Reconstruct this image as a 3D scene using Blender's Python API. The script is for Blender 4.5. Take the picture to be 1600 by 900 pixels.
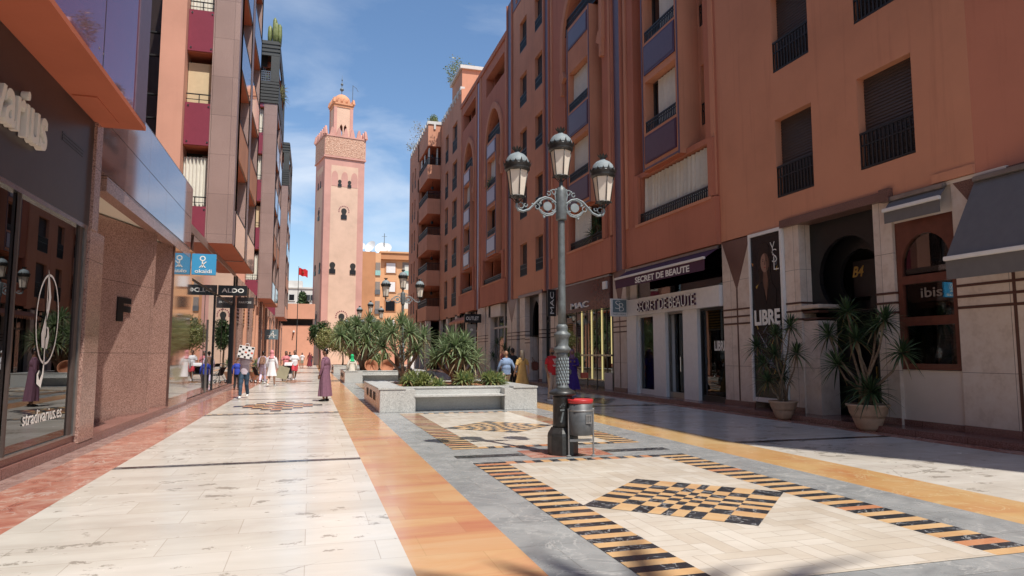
import bpy, bmesh, math, random
from mathutils import Vector, Matrix, noise as mnoise
from mathutils.geometry import tessellate_polygon
R = math.radians
PI = math.pi
for o in list(bpy.data.objects): bpy.data.objects.remove(o)
scene = bpy.context.scene
COL = scene.collection

# ------------------------------------------------------------------ camera
cd = bpy.data.cameras.new('camera'); cam = bpy.data.objects.new('camera', cd); COL.objects.link(cam)
cam.location = (0, 0, 1.6); cam.rotation_euler = (R(90 + 5.514), 0, R(-16.377))
cd.lens = 24.0; cd.sensor_width = 36; cd.clip_end = 4000; cd.clip_start = 0.05
scene.camera = cam
# ------------------------------------------------------------------ world: sky with thin cirrus
SUN = Vector((0.167, -0.431, 0.886)).normalized()
w = bpy.data.worlds.new('World'); scene.world = w; w.use_nodes = True
nt = w.node_tree; N = nt.nodes; Lk = nt.links
for n in list(N): N.remove(n)
out = N.new('ShaderNodeOutputWorld'); bg = N.new('ShaderNodeBackground'); bg.inputs[1].default_value = 0.085
sky = N.new('ShaderNodeTexSky'); sky.sky_type = 'NISHITA'; sky.sun_disc = False
sky.sun_elevation = R(62.4); sky.sun_rotation = math.atan2(SUN.x, SUN.y); sky.air_density = 1.0; sky.dust_density = 0.6; sky.ozone_density = 1.8
tc = N.new('ShaderNodeTexCoord'); mp = N.new('ShaderNodeMapping'); mp.inputs['Scale'].default_value = (1.0, 1.0, 3.4); mp.inputs['Rotation'].default_value = (0.12, 0.1, 0.5)
nz = N.new('ShaderNodeTexNoise'); nz.inputs['Scale'].default_value = 2.6; nz.inputs['Detail'].default_value = 9; nz.inputs['Roughness'].default_value = 0.55; nz.inputs['Distortion'].default_value = 0.45
cr = N.new('ShaderNodeValToRGB'); cr.color_ramp.elements[0].position = 0.44; cr.color_ramp.elements[0].color = (0, 0, 0, 1); cr.color_ramp.elements[1].position = 0.78; cr.color_ramp.elements[1].color = (1, 1, 1, 1)
sx = N.new('ShaderNodeSeparateXYZ'); band = N.new('ShaderNodeValToRGB')
be = band.color_ramp.elements; be[0].position = 0.0; be[0].color = (.7, .7, .7, 1); be[1].position = 0.62; be[1].color = (.05, .05, .05, 1)
e2 = be.new(0.24); e2.color = (1, 1, 1, 1); e3 = be.new(0.42); e3.color = (.35, .35, .35, 1)
mul = N.new('ShaderNodeMath'); mul.operation = 'MULTIPLY'
mx = N.new('ShaderNodeMixRGB'); mx.inputs[2].default_value = (7.6, 8.1, 8.8, 1)
hs = N.new('ShaderNodeHueSaturation'); hs.inputs['Saturation'].default_value = 1.10; hs.inputs['Value'].default_value = 1.30
Lk.new(tc.outputs['Generated'], mp.inputs[0]); Lk.new(mp.outputs[0], nz.inputs['Vector']); Lk.new(nz.outputs[0], cr.inputs[0])
Lk.new(tc.outputs['Generated'], sx.inputs[0]); Lk.new(sx.outputs[2], band.inputs[0])
Lk.new(cr.outputs[0], mul.inputs[0]); Lk.new(band.outputs[0], mul.inputs[1])
Lk.new(sky.outputs[0], hs.inputs['Color']); Lk.new(hs.outputs[0], mx.inputs[1]); Lk.new(mul.outputs[0], mx.inputs[0])
Lk.new(mx.outputs[0], bg.inputs[0]); Lk.new(bg.outputs[0], out.inputs[0])
sl = bpy.data.lights.new('sun', 'SUN'); sl.energy = 4.1; sl.angle = R(0.5); sl.color = (1.0, 0.945, 0.86)
so = bpy.data.objects.new('sun', sl); COL.objects.link(so); so.rotation_euler = (-SUN).to_track_quat('-Z', 'Y').to_euler(); so.location = (5, -10, 40)
vs = scene.view_settings; vs.view_transform = 'Standard'; vs.look = 'None'; vs.exposure = 0.55; vs.gamma = 1.0
scene.render.engine = 'CYCLES'
scene.cycles.max_bounces = 6; scene.cycles.diffuse_bounces = 3; scene.cycles.glossy_bounces = 3; scene.cycles.transparent_max_bounces = 12; scene.cycles.transmission_bounces = 3
scene.cycles.caustics_reflective = False; scene.cycles.caustics_refractive = False

# ------------------------------------------------------------------ materials
MATS = {}
def newmat(name):
    m = bpy.data.materials.new(name); m.use_nodes = True
    return m, m.node_tree, m.node_tree.nodes['Principled BSDF']
def worldpos(nt, scale=(1, 1, 1), rot=(0, 0, 0)):
    g = nt.nodes.new('ShaderNodeNewGeometry'); mp = nt.nodes.new('ShaderNodeMapping'); mp.inputs['Scale'].default_value = scale; mp.inputs['Rotation'].default_value = rot
    nt.links.new(g.outputs['Position'], mp.inputs[0]); return mp.outputs[0]
def noise_n(nt, vec, scale, detail=4, rough=.55, dist=0):
    n = nt.nodes.new('ShaderNodeTexNoise'); n.inputs['Scale'].default_value = scale; n.inputs['Detail'].default_value = detail; n.inputs['Roughness'].default_value = rough; n.inputs['Distortion'].default_value = dist
    nt.links.new(vec, n.inputs['Vector']); return n.outputs[0]
def ramp_n(nt, fac, stops):
    r = nt.nodes.new('ShaderNodeValToRGB'); e = r.color_ramp.elements
    while len(e) < len(stops): e.new(.5)
    for i, (p, c) in enumerate(stops): e[i].position = p; e[i].color = (c[0], c[1], c[2], 1) if hasattr(c, '__len__') else (c, c, c, 1)
    nt.links.new(fac, r.inputs[0]); return r.outputs[0]
def mix_n(nt, fac, a, b, mode='MIX'):
    m = nt.nodes.new('ShaderNodeMixRGB'); m.blend_type = mode
    for s, v in ((0, fac), (1, a), (2, b)):
        if isinstance(v, bpy.types.NodeSocket): nt.links.new(v, m.inputs[s])
        elif s == 0: m.inputs[0].default_value = v
        else: m.inputs[s].default_value = (v[0], v[1], v[2], 1)
    return m.outputs[0]
def bump_n(nt, b, h, strength, dist=.01):
    n = nt.nodes.new('ShaderNodeBump'); n.inputs['Strength'].default_value = strength; n.inputs['Distance'].default_value = dist
    nt.links.new(h, n.inputs['Height']); nt.links.new(n.outputs[0], b.inputs['Normal'])
def sc(c, k): return tuple(min(1, x * k) for x in c)
def plain(name, c, rough=.6, metal=0, spec=.5, var=.12, vs_=6, coat=0):
    m, nt, b = newmat(name)
    v = worldpos(nt); n = noise_n(nt, v, vs_, 5)
    nt.links.new(ramp_n(nt, n, [(.3, sc(c, 1 - var)), (.7, sc(c, 1 + var))]), b.inputs['Base Color'])
    b.inputs['Roughness'].default_value = rough; b.inputs['Metallic'].default_value = metal; b.inputs['Specular IOR Level'].default_value = spec
    b.inputs['Coat Weight'].default_value = coat; b.inputs['Coat Roughness'].default_value = .05
    MATS[name] = m; return m
def stucco(name, c, streak=.42):
    m, nt, b = newmat(name)
    v = worldpos(nt); a = noise_n(nt, v, .45, 6, .6); f = noise_n(nt, v, 60, 3)
    col = ramp_n(nt, a, [(.3, sc(c, .88)), (.5, c), (.72, sc(c, 1.08))])
    st = ramp_n(nt, noise_n(nt, worldpos(nt, (2.2, 2.2, .12)), 2.0, 5, .6), [(.55, 0.), (.8, streak)])
    col = mix_n(nt, st, col, (c[0] * .55, c[1] * .42, c[2] * .42))
    st2 = ramp_n(nt, noise_n(nt, v, 1.7, 8, .7), [(.62, 0.), (.75, .18)])
    col = mix_n(nt, st2, col, sc(c, 1.35))
    nt.links.new(col, b.inputs['Base Color']); b.inputs['Roughness'].default_value = .85; b.inputs['Specular IOR Level'].default_value = .25
    bump_n(nt, b, f, .35, .004); MATS[name] = m; return m
def granite(name, c1, c2, c3, rough=.25, scale=60, joints=None, spec=.5):
    m, nt, b = newmat(name)
    v = worldpos(nt); n = noise_n(nt, v, scale, 3, .8); big = noise_n(nt, v, .8, 4)
    col = ramp_n(nt, n, [(.36, c1), (.47, c2), (.62, c3)])
    col = mix_n(nt, ramp_n(nt, big, [(.4, 0.), (.75, .3)]), col, sc(c1, .9))
    if joints:
        br = nt.nodes.new('ShaderNodeTexBrick'); br.inputs['Color1'].default_value = (1, 1, 1, 1); br.inputs['Color2'].default_value = (.86, .86, .86, 1); br.inputs['Mortar'].default_value = (.35, .33, .33, 1)
        br.inputs['Scale'].default_value = 1; br.inputs['Brick Width'].default_value = joints[0]; br.inputs['Row Height'].default_value = joints[1]; br.inputs['Mortar Size'].default_value = .006; br.offset = 0
        g = nt.nodes.new('ShaderNodeNewGeometry'); s = nt.nodes.new('ShaderNodeSeparateXYZ'); ad = nt.nodes.new('ShaderNodeMath'); cb = nt.nodes.new('ShaderNodeCombineXYZ')
        nt.links.new(g.outputs['Position'], s.inputs[0]); nt.links.new(s.outputs[0], ad.inputs[0]); nt.links.new(s.outputs[1], ad.inputs[1]); nt.links.new(ad.outputs[0], cb.inputs[0]); nt.links.new(s.outputs[2], cb.inputs[1])
        nt.links.new(cb.outputs[0], br.inputs['Vector'])
        col = mix_n(nt, 1.0, col, br.outputs[0], 'MULTIPLY')
    nt.links.new(col, b.inputs['Base Color']); b.inputs['Roughness'].default_value = rough; b.inputs['Specular IOR Level'].default_value = spec
    MATS[name] = m; return m
def marble(name, stops, scale=1.2, rough=.2, vein=None, veinc=(.8, .8, .8), slab=None, stretch=(1, 1, 1), pits=0, wear=.1):
    m, nt, b = newmat(name)
    v = worldpos(nt, stretch); n = noise_n(nt, v, scale, 8, .62, .9)
    col = ramp_n(nt, n, stops)
    if slab:
        for kk, (bw, rh, c2, mo) in enumerate(slab):
            br = nt.nodes.new('ShaderNodeTexBrick'); br.inputs['Color1'].default_value = (1, 1, 1, 1); br.inputs['Color2'].default_value = (*c2, 1); br.inputs['Mortar'].default_value = (mo, mo * .96, mo * .92, 1)
            br.inputs['Scale'].default_value = 1; br.inputs['Brick Width'].default_value = bw; br.inputs['Row Height'].default_value = rh; br.inputs['Mortar Size'].default_value = .004; br.inputs['Bias'].default_value = -.1
            nt.links.new(worldpos(nt, rot=(0, 0, PI / 2 * kk)), br.inputs['Vector'])
            if kk == 0: t = br.outputs[0]
            else:
                ck = nt.nodes.new('ShaderNodeTexChecker'); ck.inputs['Scale'].default_value = 1 / .62; ck.inputs['Color1'].default_value = (1, 1, 1, 1); ck.inputs['Color2'].default_value = (0, 0, 0, 1)
                nt.links.new(worldpos(nt), ck.inputs['Vector']); t = mix_n(nt, ck.outputs[0], t, br.outputs[0])
        col = mix_n(nt, 1.0, col, t, 'MULTIPLY')
    if vein:
        vv = nt.nodes.new('ShaderNodeMath'); vv.operation = 'ABSOLUTE'; s = nt.nodes.new('ShaderNodeMath'); s.operation = 'SUBTRACT'; s.inputs[1].default_value = .5
        nt.links.new(noise_n(nt, worldpos(nt), vein, 6, .6, 1.2), s.inputs[0]); nt.links.new(s.outputs[0], vv.inputs[0])
        col = mix_n(nt, ramp_n(nt, vv.outputs[0], [(.0, .75), (.012, .0)]), col, veinc)
    if pits:
        p = noise_n(nt, worldpos(nt, (.95, 1.3, 1)), 2.6, 10, .72, .2)
        lo = noise_n(nt, worldpos(nt), .42, 3, .5)
        ad = nt.nodes.new('ShaderNodeMath'); ad.operation = 'MULTIPLY_ADD'; ad.inputs[1].default_value = .45; nt.links.new(lo, ad.inputs[0]); nt.links.new(p, ad.inputs[2])
        col = mix_n(nt, ramp_n(nt, ad.outputs[0], [(.832, 0.), (.84, .72 * pits)]), col, (.24, .21, .17))
        vo = nt.nodes.new('ShaderNodeTexVoronoi'); vo.inputs['Scale'].default_value = 2.9; nt.links.new(worldpos(nt, (.8, 1.3, 1)), vo.inputs['Vector'])
        col = mix_n(nt, ramp_n(nt, vo.outputs['Distance'], [(.05, .8 * pits), (.06, 0.)]), col, (.16, .14, .11))
        # long hairline cracks
        vd = nt.nodes.new('ShaderNodeTexVoronoi'); vd.feature = 'DISTANCE_TO_EDGE'; vd.inputs['Scale'].default_value = .55
        nz_ = nt.nodes.new('ShaderNodeTexNoise'); nz_.inputs['Scale'].default_value = 2.5; nz_.inputs['Detail'].default_value = 6
        wp = worldpos(nt); nt.links.new(wp, nz_.inputs['Vector']); wm = mix_n(nt, .22, wp, nz_.outputs['Color'], 'ADD'); nt.links.new(wm, vd.inputs['Vector'])
        msk = ramp_n(nt, noise_n(nt, wp, .7, 3), [(.52, 0.), (.6, 1.)])
        crk = mix_n(nt, 1.0, ramp_n(nt, vd.outputs['Distance'], [(.0, .7 * pits), (.0045, 0.)]), msk, 'MULTIPLY')
        col = mix_n(nt, crk, col, (.22, .19, .16))
    nt.links.new(col, b.inputs['Base Color'])
    rr = ramp_n(nt, noise_n(nt, worldpos(nt), 3.0, 6, .6), [(.3, rough), (.75, rough + wear)])
    nt.links.new(rr, b.inputs['Roughness'])
    MATS[name] = m; return m
def glass(name, tint=(.5, .5, .5), ior=1.55, rough=.0, extra=.0):
    m, nt, b = newmat(name); nt.nodes.remove(b)
    o = nt.nodes['Material Output']; t = nt.nodes.new('ShaderNodeBsdfTransparent'); t.inputs[0].default_value = (*tint, 1)
    g = nt.nodes.new('ShaderNodeBsdfGlossy'); g.inputs['Roughness'].default_value = rough; g.inputs[0].default_value = (.95, .97, 1, 1)
    f = nt.nodes.new('ShaderNodeFresnel'); f.inputs[0].default_value = ior
    a = nt.nodes.new('ShaderNodeMath'); a.inputs[1].default_value = extra; a.use_clamp = True
    mx = nt.nodes.new('ShaderNodeMixShader')
    nt.links.new(f.outputs[0], a.inputs[0]); nt.links.new(a.outputs[0], mx.inputs[0]); nt.links.new(t.outputs[0], mx.inputs[1]); nt.links.new(g.outputs[0], mx.inputs[2]); nt.links.new(mx.outputs[0], o.inputs[0])
    MATS[name] = m; return m
def leafmat(name, c1, c2):
    m, nt, b = newmat(name)
    n = noise_n(nt, worldpos(nt), 5, 3); n2 = noise_n(nt, worldpos(nt), 1.1, 2)
    col = ramp_n(nt, n, [(.3, c1), (.7, c2)]); col = mix_n(nt, ramp_n(nt, n2, [(.6, 0.), (.8, .35)]), col, (.30, .30, .10))
    nt.links.new(col, b.inputs['Base Color']); b.inputs['Roughness'].default_value = .42; b.inputs['Specular IOR Level'].default_value = .4
    tr = nt.nodes.new('ShaderNodeBsdfTranslucent'); nt.links.new(col, tr.inputs[0]); mx = nt.nodes.new('ShaderNodeMixShader'); mx.inputs[0].default_value = .34
    o = nt.nodes['Material Output']; nt.links.new(b.outputs[0], mx.inputs[1]); nt.links.new(tr.outputs[0], mx.inputs[2]); nt.links.new(mx.outputs[0], o.inputs[0])
    MATS[name] = m; return m
def emis(name, c, s):
    m, nt, b = newmat(name); b.inputs['Base Color'].default_value = (*c, 1); b.inputs['Emission Color'].default_value = (*c, 1); b.inputs['Emission Strength'].default_value = s
    MATS[name] = m; return m

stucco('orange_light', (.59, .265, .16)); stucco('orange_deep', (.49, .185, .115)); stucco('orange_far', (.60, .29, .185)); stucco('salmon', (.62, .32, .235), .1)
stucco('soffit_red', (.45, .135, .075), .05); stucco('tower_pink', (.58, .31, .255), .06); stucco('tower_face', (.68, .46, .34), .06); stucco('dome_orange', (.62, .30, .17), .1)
stucco('peach', (.66, .37, .20), .08); stucco('peach_dark', (.50, .24, .12), .1); stucco('white_wall', (.62, .60, .56), .08); stucco('wall_pink', (.66, .33, .22), .08)
stucco('ceiling_cream', (.72, .68, .58), .0)
plain('lavender_gloss', (.40, .285, .285), .05, metal=.62, spec=.5, var=.05); plain('panel_purple', (.105, .055, .085), .3, spec=.35, var=.08); plain('panel_lavender', (.27, .22, .30), .3, spec=.4, var=.05)
plain('lavender_matt', (.13, .09, .125), .4, spec=.4, var=.1)
plain('purple_gloss', (.36, .085, .135), .03, metal=.7, spec=.5, var=.05); plain('purple_dark', (.07, .02, .05), .35, spec=.4, var=.05)
plain('burgundy', (.24, .048, .075), .3, spec=.5, var=.05)
plain('brown_gloss', (.10, .055, .045), .05, spec=.9, var=.15, coat=.8)
granite('granite_pink', (.12, .065, .055), (.34, .195, .155), (.52, .35, .295), .22, 42, (3.0, 1.62))
granite('granite_upper', (.20, .12, .105), (.33, .215, .19), (.45, .33, .29), .45, 40, (3.4, 1.5))
granite('granite_grey', (.14, .14, .135), (.45, .45, .43), (.66, .66, .63), .35, 70, None)
granite('granite_brown', (.07, .03, .025), (.15, .07, .055), (.26, .15, .12), .35, 55, None)
granite('granite_step', (.13, .05, .04), (.24, .11, .09), (.36, .2, .17), .22, 55, (1.1, 3))
plain('stone_pale', (.67, .58, .51), .5, var=.07, vs_=1.2)
granite('stone_cream', (.62, .50, .42), (.70, .575, .49), (.74, .63, .55), .45, 3, (1.4, 1.25))
plain('line_brown', (.09, .035, .025), .4); plain('fascia_dark', (.045, .036, .036), .35, var=.1); plain('fascia_brown', (.10, .035, .030), .14, spec=.6, var=.1)
plain('slat_dark', (.05, .05, .045), .5); plain('iron_black', (.012, .012, .014), .45); plain('shutter_brown', (.065, .045, .038), .6, var=.1)
plain('alu_grey', (.32, .31, .30), .3, metal=.8); plain('steel', (.55, .54, .52), .25, metal=1); plain('window_dark', (.014, .015, .018), .08, spec=.8)
plain('curtain', (.66, .63, .55), .85, var=.05); plain('curtain_beige', (.62, .48, .30), .85, var=.05); plain('interior_dark', (.02, .017, .015), .7); plain('interior_mid', (.24, .20, .17), .7)
plain('white_paint', (.74, .72, .70), .45, var=.04); plain('white_letter', (.78, .77, .73), .4, var=.02); plain('cream_letter', (.72, .68, .60), .45, var=.03)
plain('black_paint', (.012, .012, .013), .3); plain('okay_blue', (.05, .30, .55), .35, var=.03); plain('slate_blue', (.13, .19, .22), .4, var=.03)
plain('awning_purple', (.07, .02, .05), .8, var=.06); plain('awning_grey', (.14, .13, .13), .85, var=.06); plain('wood_red', (.13, .04, .025), .3, var=.2)
plain('lamp_iron', (.11, .125, .13), .5, metal=.1, var=.25, vs_=14); plain('lamp_iron_dark', (.035, .035, .034), .4, metal=.3, var=.3, vs_=14); plain('lamp_iron_pale', (.20, .235, .25), .6, metal=0, spec=.3, var=.15, vs_=12)
plain('lamp_glass', (.68, .61, .52), .5, spec=.2, var=.04); plain('bin_grey', (.07, .075, .08), .5, var=.25, vs_=12); plain('bin_red', (.42, .03, .03), .4, var=.15); plain('bin_steel', (.26, .26, .26), .4, metal=.5)
plain('gold', (.42, .27, .07), .3, metal=.6); plain('terracotta', (.50, .33, .22), .75, var=.15, vs_=9); plain('terracotta_red', (.36, .15, .08), .8, var=.15)
plain('soil', (.30, .12, .06), .95, var=.3, vs_=20); plain('bark', (.20, .145, .10), .9, var=.35, vs_=18); plain('ground_far', (.36, .27, .2), .9)
plain('teal_rail', (.30, .52, .48), .3); plain('dish_white', (.75, .75, .73), .5); plain('flag_red', (.55, .012, .015), .7); plain('flag_green', (.01, .14, .05), .7)
leafmat('leaf_yucca', (.13, .19, .09), (.27, .33, .18)); leafmat('leaf_dark', (.025, .05, .02), (.055, .10, .04)); leafmat('leaf_lime', (.18, .23, .07), (.34, .36, .15)); leafmat('leaf_pale', (.20, .20, .08), (.38, .34, .16)); leafmat('leaf_dry', (.22, .16, .08), (.3, .23, .12)); leafmat('leaf_green', (.085, .14, .055), (.17, .25, .11))
glass('glass_dark', (.20, .20, .21), 1.9, extra=.06); glass('glass_mirror', (.22, .21, .19), 2.2, extra=.16); glass('glass_clear', (.80, .82, .81), 1.5, extra=.02); glass('glass_blue', (.10, .26, .28), 2.2, extra=.16)
emis('strip_light', (.85, .70, .30), .5); emis('spot_light', (1.0, .9, .7), 2.0)
marble('travertine', [(.3, (.50, .455, .40)), (.5, (.585, .545, .485)), (.72, (.66, .62, .565))], .9, .19, slab=[(1.15, .56, (.90, .885, .86), .74)], stretch=(.35, 1.3, 1), pits=1)
marble('travertine_parquet', [(.3, (.55, .49, .41)), (.5, (.63, .57, .49)), (.72, (.69, .64, .56))], 1.4, .16, slab=[(.62, .155, (.86, .82, .77), .66), (.62, .155, (.86, .82, .77), .66)], stretch=(.6, 1, 1))
marble('marble_orange', [(.3, (.48, .205, .125)), (.45, (.54, .29, .155)), (.55, (.57, .345, .175)), (.68, (.59, .41, .235)), (.8, (.52, .30, .21))], .75, .13, slab=[(.93, .62, (.93, .78, .76), .86)], stretch=(.45, 1.9, 1))
marble('marble_yellow', [(.3, (.53, .275, .12)), (.45, (.57, .36, .155)), (.68, (.60, .43, .22)), (.8, (.54, .32, .19))], .8, .13, slab=[(.95, .9, (.93, .8, .76), .82)], stretch=(1, .6, 1), vein=1.3, veinc=(.64, .5, .28))
marble('marble_red', [(.3, (.34, .11, .08)), (.45, (.46, .19, .135)), (.56, (.52, .28, .21)), (.7, (.58, .42, .34))], 2.2, .12, slab=[(1.2, .42, (.85, .8, .8), .45)], vein=1.6, veinc=(.62, .52, .45))
marble('marble_grey', [(.3, (.215, .22, .22)), (.5, (.29, .295, .29)), (.75, (.38, .38, .37))], 1.8, .22, slab=[(.8, .8, (.88, .885, .9), .62)], vein=1.1, veinc=(.45, .44, .42))
marble('marble_black', [(.3, (.018, .020, .024)), (.6, (.035, .038, .045)), (.8, (.085, .09, .10))], 2.5, .18, vein=2.6, veinc=(.5, .5, .5))
marble('marble_amber', [(.3, (.52, .29, .14)), (.5, (.60, .38, .19)), (.75, (.64, .45, .26))], 2.0, .18)
marble('marble_rust', [(.3, (.46, .17, .085)), (.5, (.52, .235, .12)), (.75, (.56, .30, .17))], 2.0, .18)
marble('floor_pink', [(.3, (.22, .13, .11)), (.5, (.31, .20, .175)), (.75, (.40, .30, .26))], 5, .2, slab=[(1.2, .3, (.9, .88, .88), .5)])
M = MATS

# ------------------------------------------------------------------ mesh builder & object helpers
OFF = {}
class MB:
    def __init__(s): s.v = []; s.f = []; s.m = []; s.mats = []; s.cur = 0; s.sm = []; s.smooth = False
    def mat(s, m):
        m = M[m] if isinstance(m, str) else m
        if m not in s.mats: s.mats.append(m)
        s.cur = s.mats.index(m); return s
    def add(s, vs, fs):
        b = len(s.v); s.v.extend([tuple(x) for x in vs])
        for f in fs: s.f.append([b + i for i in f]); s.m.append(s.cur); s.sm.append(s.smooth)
    def quad(s, a, b, c, d): s.add([a, b, c, d], [(0, 1, 2, 3)])
    def box(s, x0, x1, y0, y1, z0, z1):
        x0, x1 = min(x0, x1), max(x0, x1); y0, y1 = min(y0, y1), max(y0, y1); z0, z1 = min(z0, z1), max(z0, z1)
        s.add([(x, y, z) for z in (z0, z1) for y in (y0, y1) for x in (x0, x1)], [(0, 2, 3, 1), (4, 5, 7, 6), (0, 1, 5, 4), (2, 6, 7, 3), (0, 4, 6, 2), (1, 3, 7, 5)])
    def bbox(s, x0, x1, y0, y1, z0, z1, bv=.02):   # bevelled box
        bm = bmesh.new(); bmesh.ops.create_cube(bm, size=1)
        for v in bm.verts: v.co = ((x0 + x1) / 2 + v.co.x * abs(x1 - x0), (y0 + y1) / 2 + v.co.y * abs(y1 - y0), (z0 + z1) / 2 + v.co.z * abs(z1 - z0))
        bmesh.ops.bevel(bm, geom=bm.edges[:], offset=bv, segments=2, affect='EDGES')
        s.bm(bm)
    def bm(s, bm):
        bm.verts.index_update(); s.add([v.co for v in bm.verts], [[v.index for v in f.verts] for f in bm.faces]); bm.free()
    def prism(s, poly, z0, z1):          # vertical prism of xy polygon (ccw)
        n = len(poly); s.add([(x, y, z0) for x, y in poly] + [(x, y, z1) for x, y in poly], [[(i), (i + 1) % n, n + (i + 1) % n, n + i] for i in range(n)] + [list(range(n))[::-1], list(range(n, 2 * n))])
    def obox(s, o, u, v, w_):            # oriented box from corner o with edge vectors
        o, u, v, w_ = map(Vector, (o, u, v, w_))
        s.add([o, o + u, o + u + v, o + v, o + w_, o + u + w_, o + u + v + w_, o + v + w_], [(0, 3, 2, 1), (4, 5, 6, 7), (0, 1, 5, 4), (1, 2, 6, 5), (2, 3, 7, 6), (3, 0, 4, 7)])
    def plate(s, loops, fn, t0, t1):     # loops 2D (outer first), fn(u,v,t)->xyz, thickness t0..t1
        pts = [p for l in loops for p in l]
        tris = tessellate_polygon([[Vector((p[0], p[1], 0)) for p in l] for l in loops])
        n = len(pts); fs = []
        for t in tris:
            if len(set(t)) == 3: fs.append(list(t)); fs.append([t[2] + n, t[1] + n, t[0] + n])
        b = 0
        for l in loops:
            k = len(l)
            for i in range(k): j = (i + 1) % k; fs.append([b + i, b + j, n + b + j, n + b + i])
            b += k
        s.add([fn(p[0], p[1], t0) for p in pts] + [fn(p[0], p[1], t1) for p in pts], fs)
    def tube(s, path, rad, seg=8, cap=True):
        path = [Vector(p) for p in path]; rad = rad if hasattr(rad, '__len__') else [rad] * len(path)
        vs = []; fs = []; up = Vector((0, 0, 1)); prev = None
        for i, p in enumerate(path):
            d = (path[min(i + 1, len(path) - 1)] - path[max(i - 1, 0)]).normalized()
            if prev is None: a = d.cross(up); a = a if a.length > .05 else d.cross(Vector((1, 0, 0))); a.normalize()
            else: a = (prev - d * prev.dot(d)).normalized()
            prev = a; b = d.cross(a)
            for k in range(seg): an = 2 * PI * k / seg; vs.append(p + (a * math.cos(an) + b * math.sin(an)) * rad[i])
        for i in range(len(path) - 1):
            for k in range(seg): fs.append((i * seg + k, i * seg + (k + 1) % seg, (i + 1) * seg + (k + 1) % seg, (i + 1) * seg + k))
        if cap: fs.append(list(range(seg))[::-1]); fs.append([(len(path) - 1) * seg + k for k in range(seg)])
        s.add(vs, fs)
    def lathe(s, prof, cx=0, cy=0, seg=16, sy=1.0, z=0, rot=0, rf=None):
        vs = []; fs = []
        for r, h in prof:
            for k in range(seg):
                an = 2 * PI * k / seg + rot; q = rf(an, h) if rf else 1
                vs.append((cx + r * q * math.cos(an), cy + r * q * sy * math.sin(an), z + h))
        n = len(prof)
        for i in range(n - 1):
            for k in range(seg): fs.append((i * seg + k, i * seg + (k + 1) % seg, (i + 1) * seg + (k + 1) % seg, (i + 1) * seg + k))
        fs.append(list(range(seg))[::-1]); fs.append([(n - 1) * seg + k for k in range(seg)])
        s.add(vs, fs)
    def ball(s, c, r, seg=10, rings=7):
        r = r if hasattr(r, '__len__') else (r, r, r)
        vs = [(c[0], c[1], c[2] - r[2])]; fs = []
        for i in range(1, rings):
            t = -PI / 2 + PI * i / rings
            for k in range(seg): an = 2 * PI * k / seg; vs.append((c[0] + r[0] * math.cos(t) * math.cos(an), c[1] + r[1] * math.cos(t) * math.sin(an), c[2] + r[2] * math.sin(t)))
        vs.append((c[0], c[1], c[2] + r[2])); n = len(vs) - 1
        for k in range(seg):
            fs.append((0, 1 + (k + 1) % seg, 1 + k)); fs.append((n, n - seg + k, n - seg + (k + 1) % seg))
            for i in range(rings - 2): a = 1 + i * seg; fs.append((a + k, a + (k + 1) % seg, a + seg + (k + 1) % seg, a + seg + k))
        s.add(vs, fs)
    def text(s, txt, o, u, v, wd, h, depth=.01, bold=0.0, shear=0.0):
        vs, fs = text_geo(txt, bold, shear); o, u, v = Vector(o), Vector(u), Vector(v); n = u.cross(v)
        s.add([o + u * (p[0] * wd) + v * (p[1] * h) + n * (p[2] * depth) for p in vs], fs)
    def build(s, name, parent=None, flip=False):
        me = bpy.data.meshes.new(name); o_ = OFF.get(parent.name, Vector((0, 0, 0))) if parent else Vector((0, 0, 0))
        me.from_pydata([(x - o_.x, y - o_.y, z - o_.z) for x, y, z in s.v], [], s.f)
        for m in s.mats: me.materials.append(m)
        me.polygons.foreach_set('material_index', s.m); me.polygons.foreach_set('use_smooth', s.sm)
        me.update()
        o = bpy.data.objects.new(name, me); COL.objects.link(o)
        if parent: o.parent = parent; OFF[o.name] = o_.copy()
        else: OFF[o.name] = Vector((0, 0, 0))
        return o
_TX = {}
def text_geo(txt, bold, shear):
    key = (txt, bold, shear)
    if key not in _TX:
        c = bpy.data.curves.new('t', 'FONT'); c.body = txt; c.extrude = .5; c.offset = bold; c.shear = shear; c.resolution_u = 3; c.fill_mode = 'BOTH'
        ob = bpy.data.objects.new('t', c); COL.objects.link(ob); bpy.context.view_layer.update()
        me = bpy.data.meshes.new_from_object(ob.evaluated_get(bpy.context.evaluated_depsgraph_get()))
        vs = [v.co.copy() for v in me.vertices]; fs = [list(p.vertices) for p in me.polygons]
        x0 = min(v.x for v in vs); x1 = max(v.x for v in vs); y0 = min(v.y for v in vs); y1 = max(v.y for v in vs)
        _TX[key] = ([((v.x - x0) / (x1 - x0), (v.y - y0) / (y1 - y0), v.z + .5) for v in vs], fs)
        bpy.data.objects.remove(ob); bpy.data.curves.remove(c); bpy.data.meshes.remove(me)
    return _TX[key]
def tag(o, label, cat, group=None):
    o['label'] = label; o['category'] = cat
    if group: o['group'] = group
    return o
def thing(name, loc, label, cat, group=None, rz=0):
    o = bpy.data.objects.new(name, None); COL.objects.link(o); o.location = loc; o.rotation_euler = (0, 0, rz); o.empty_display_size = .3
    OFF[o.name] = Vector(loc) if rz == 0 else Vector((0, 0, 0)); return tag(o, label, cat, group)
def local(name, loc, label, cat, group=None, rz=0):      # parts are given in local coordinates
    o = thing(name, loc, label, cat, group, rz); OFF[o.name] = Vector((0, 0, 0)); return o
def structure(mb, name): o = mb.build(name); o['kind'] = 'structure'; return o
def copy_tree(o, parent=None):
    c = o.copy(); COL.objects.link(c)
    if parent: c.parent = parent
    for ch in list(o.children): copy_tree(ch, c)
    return c
rnd = random.Random(7)

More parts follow.
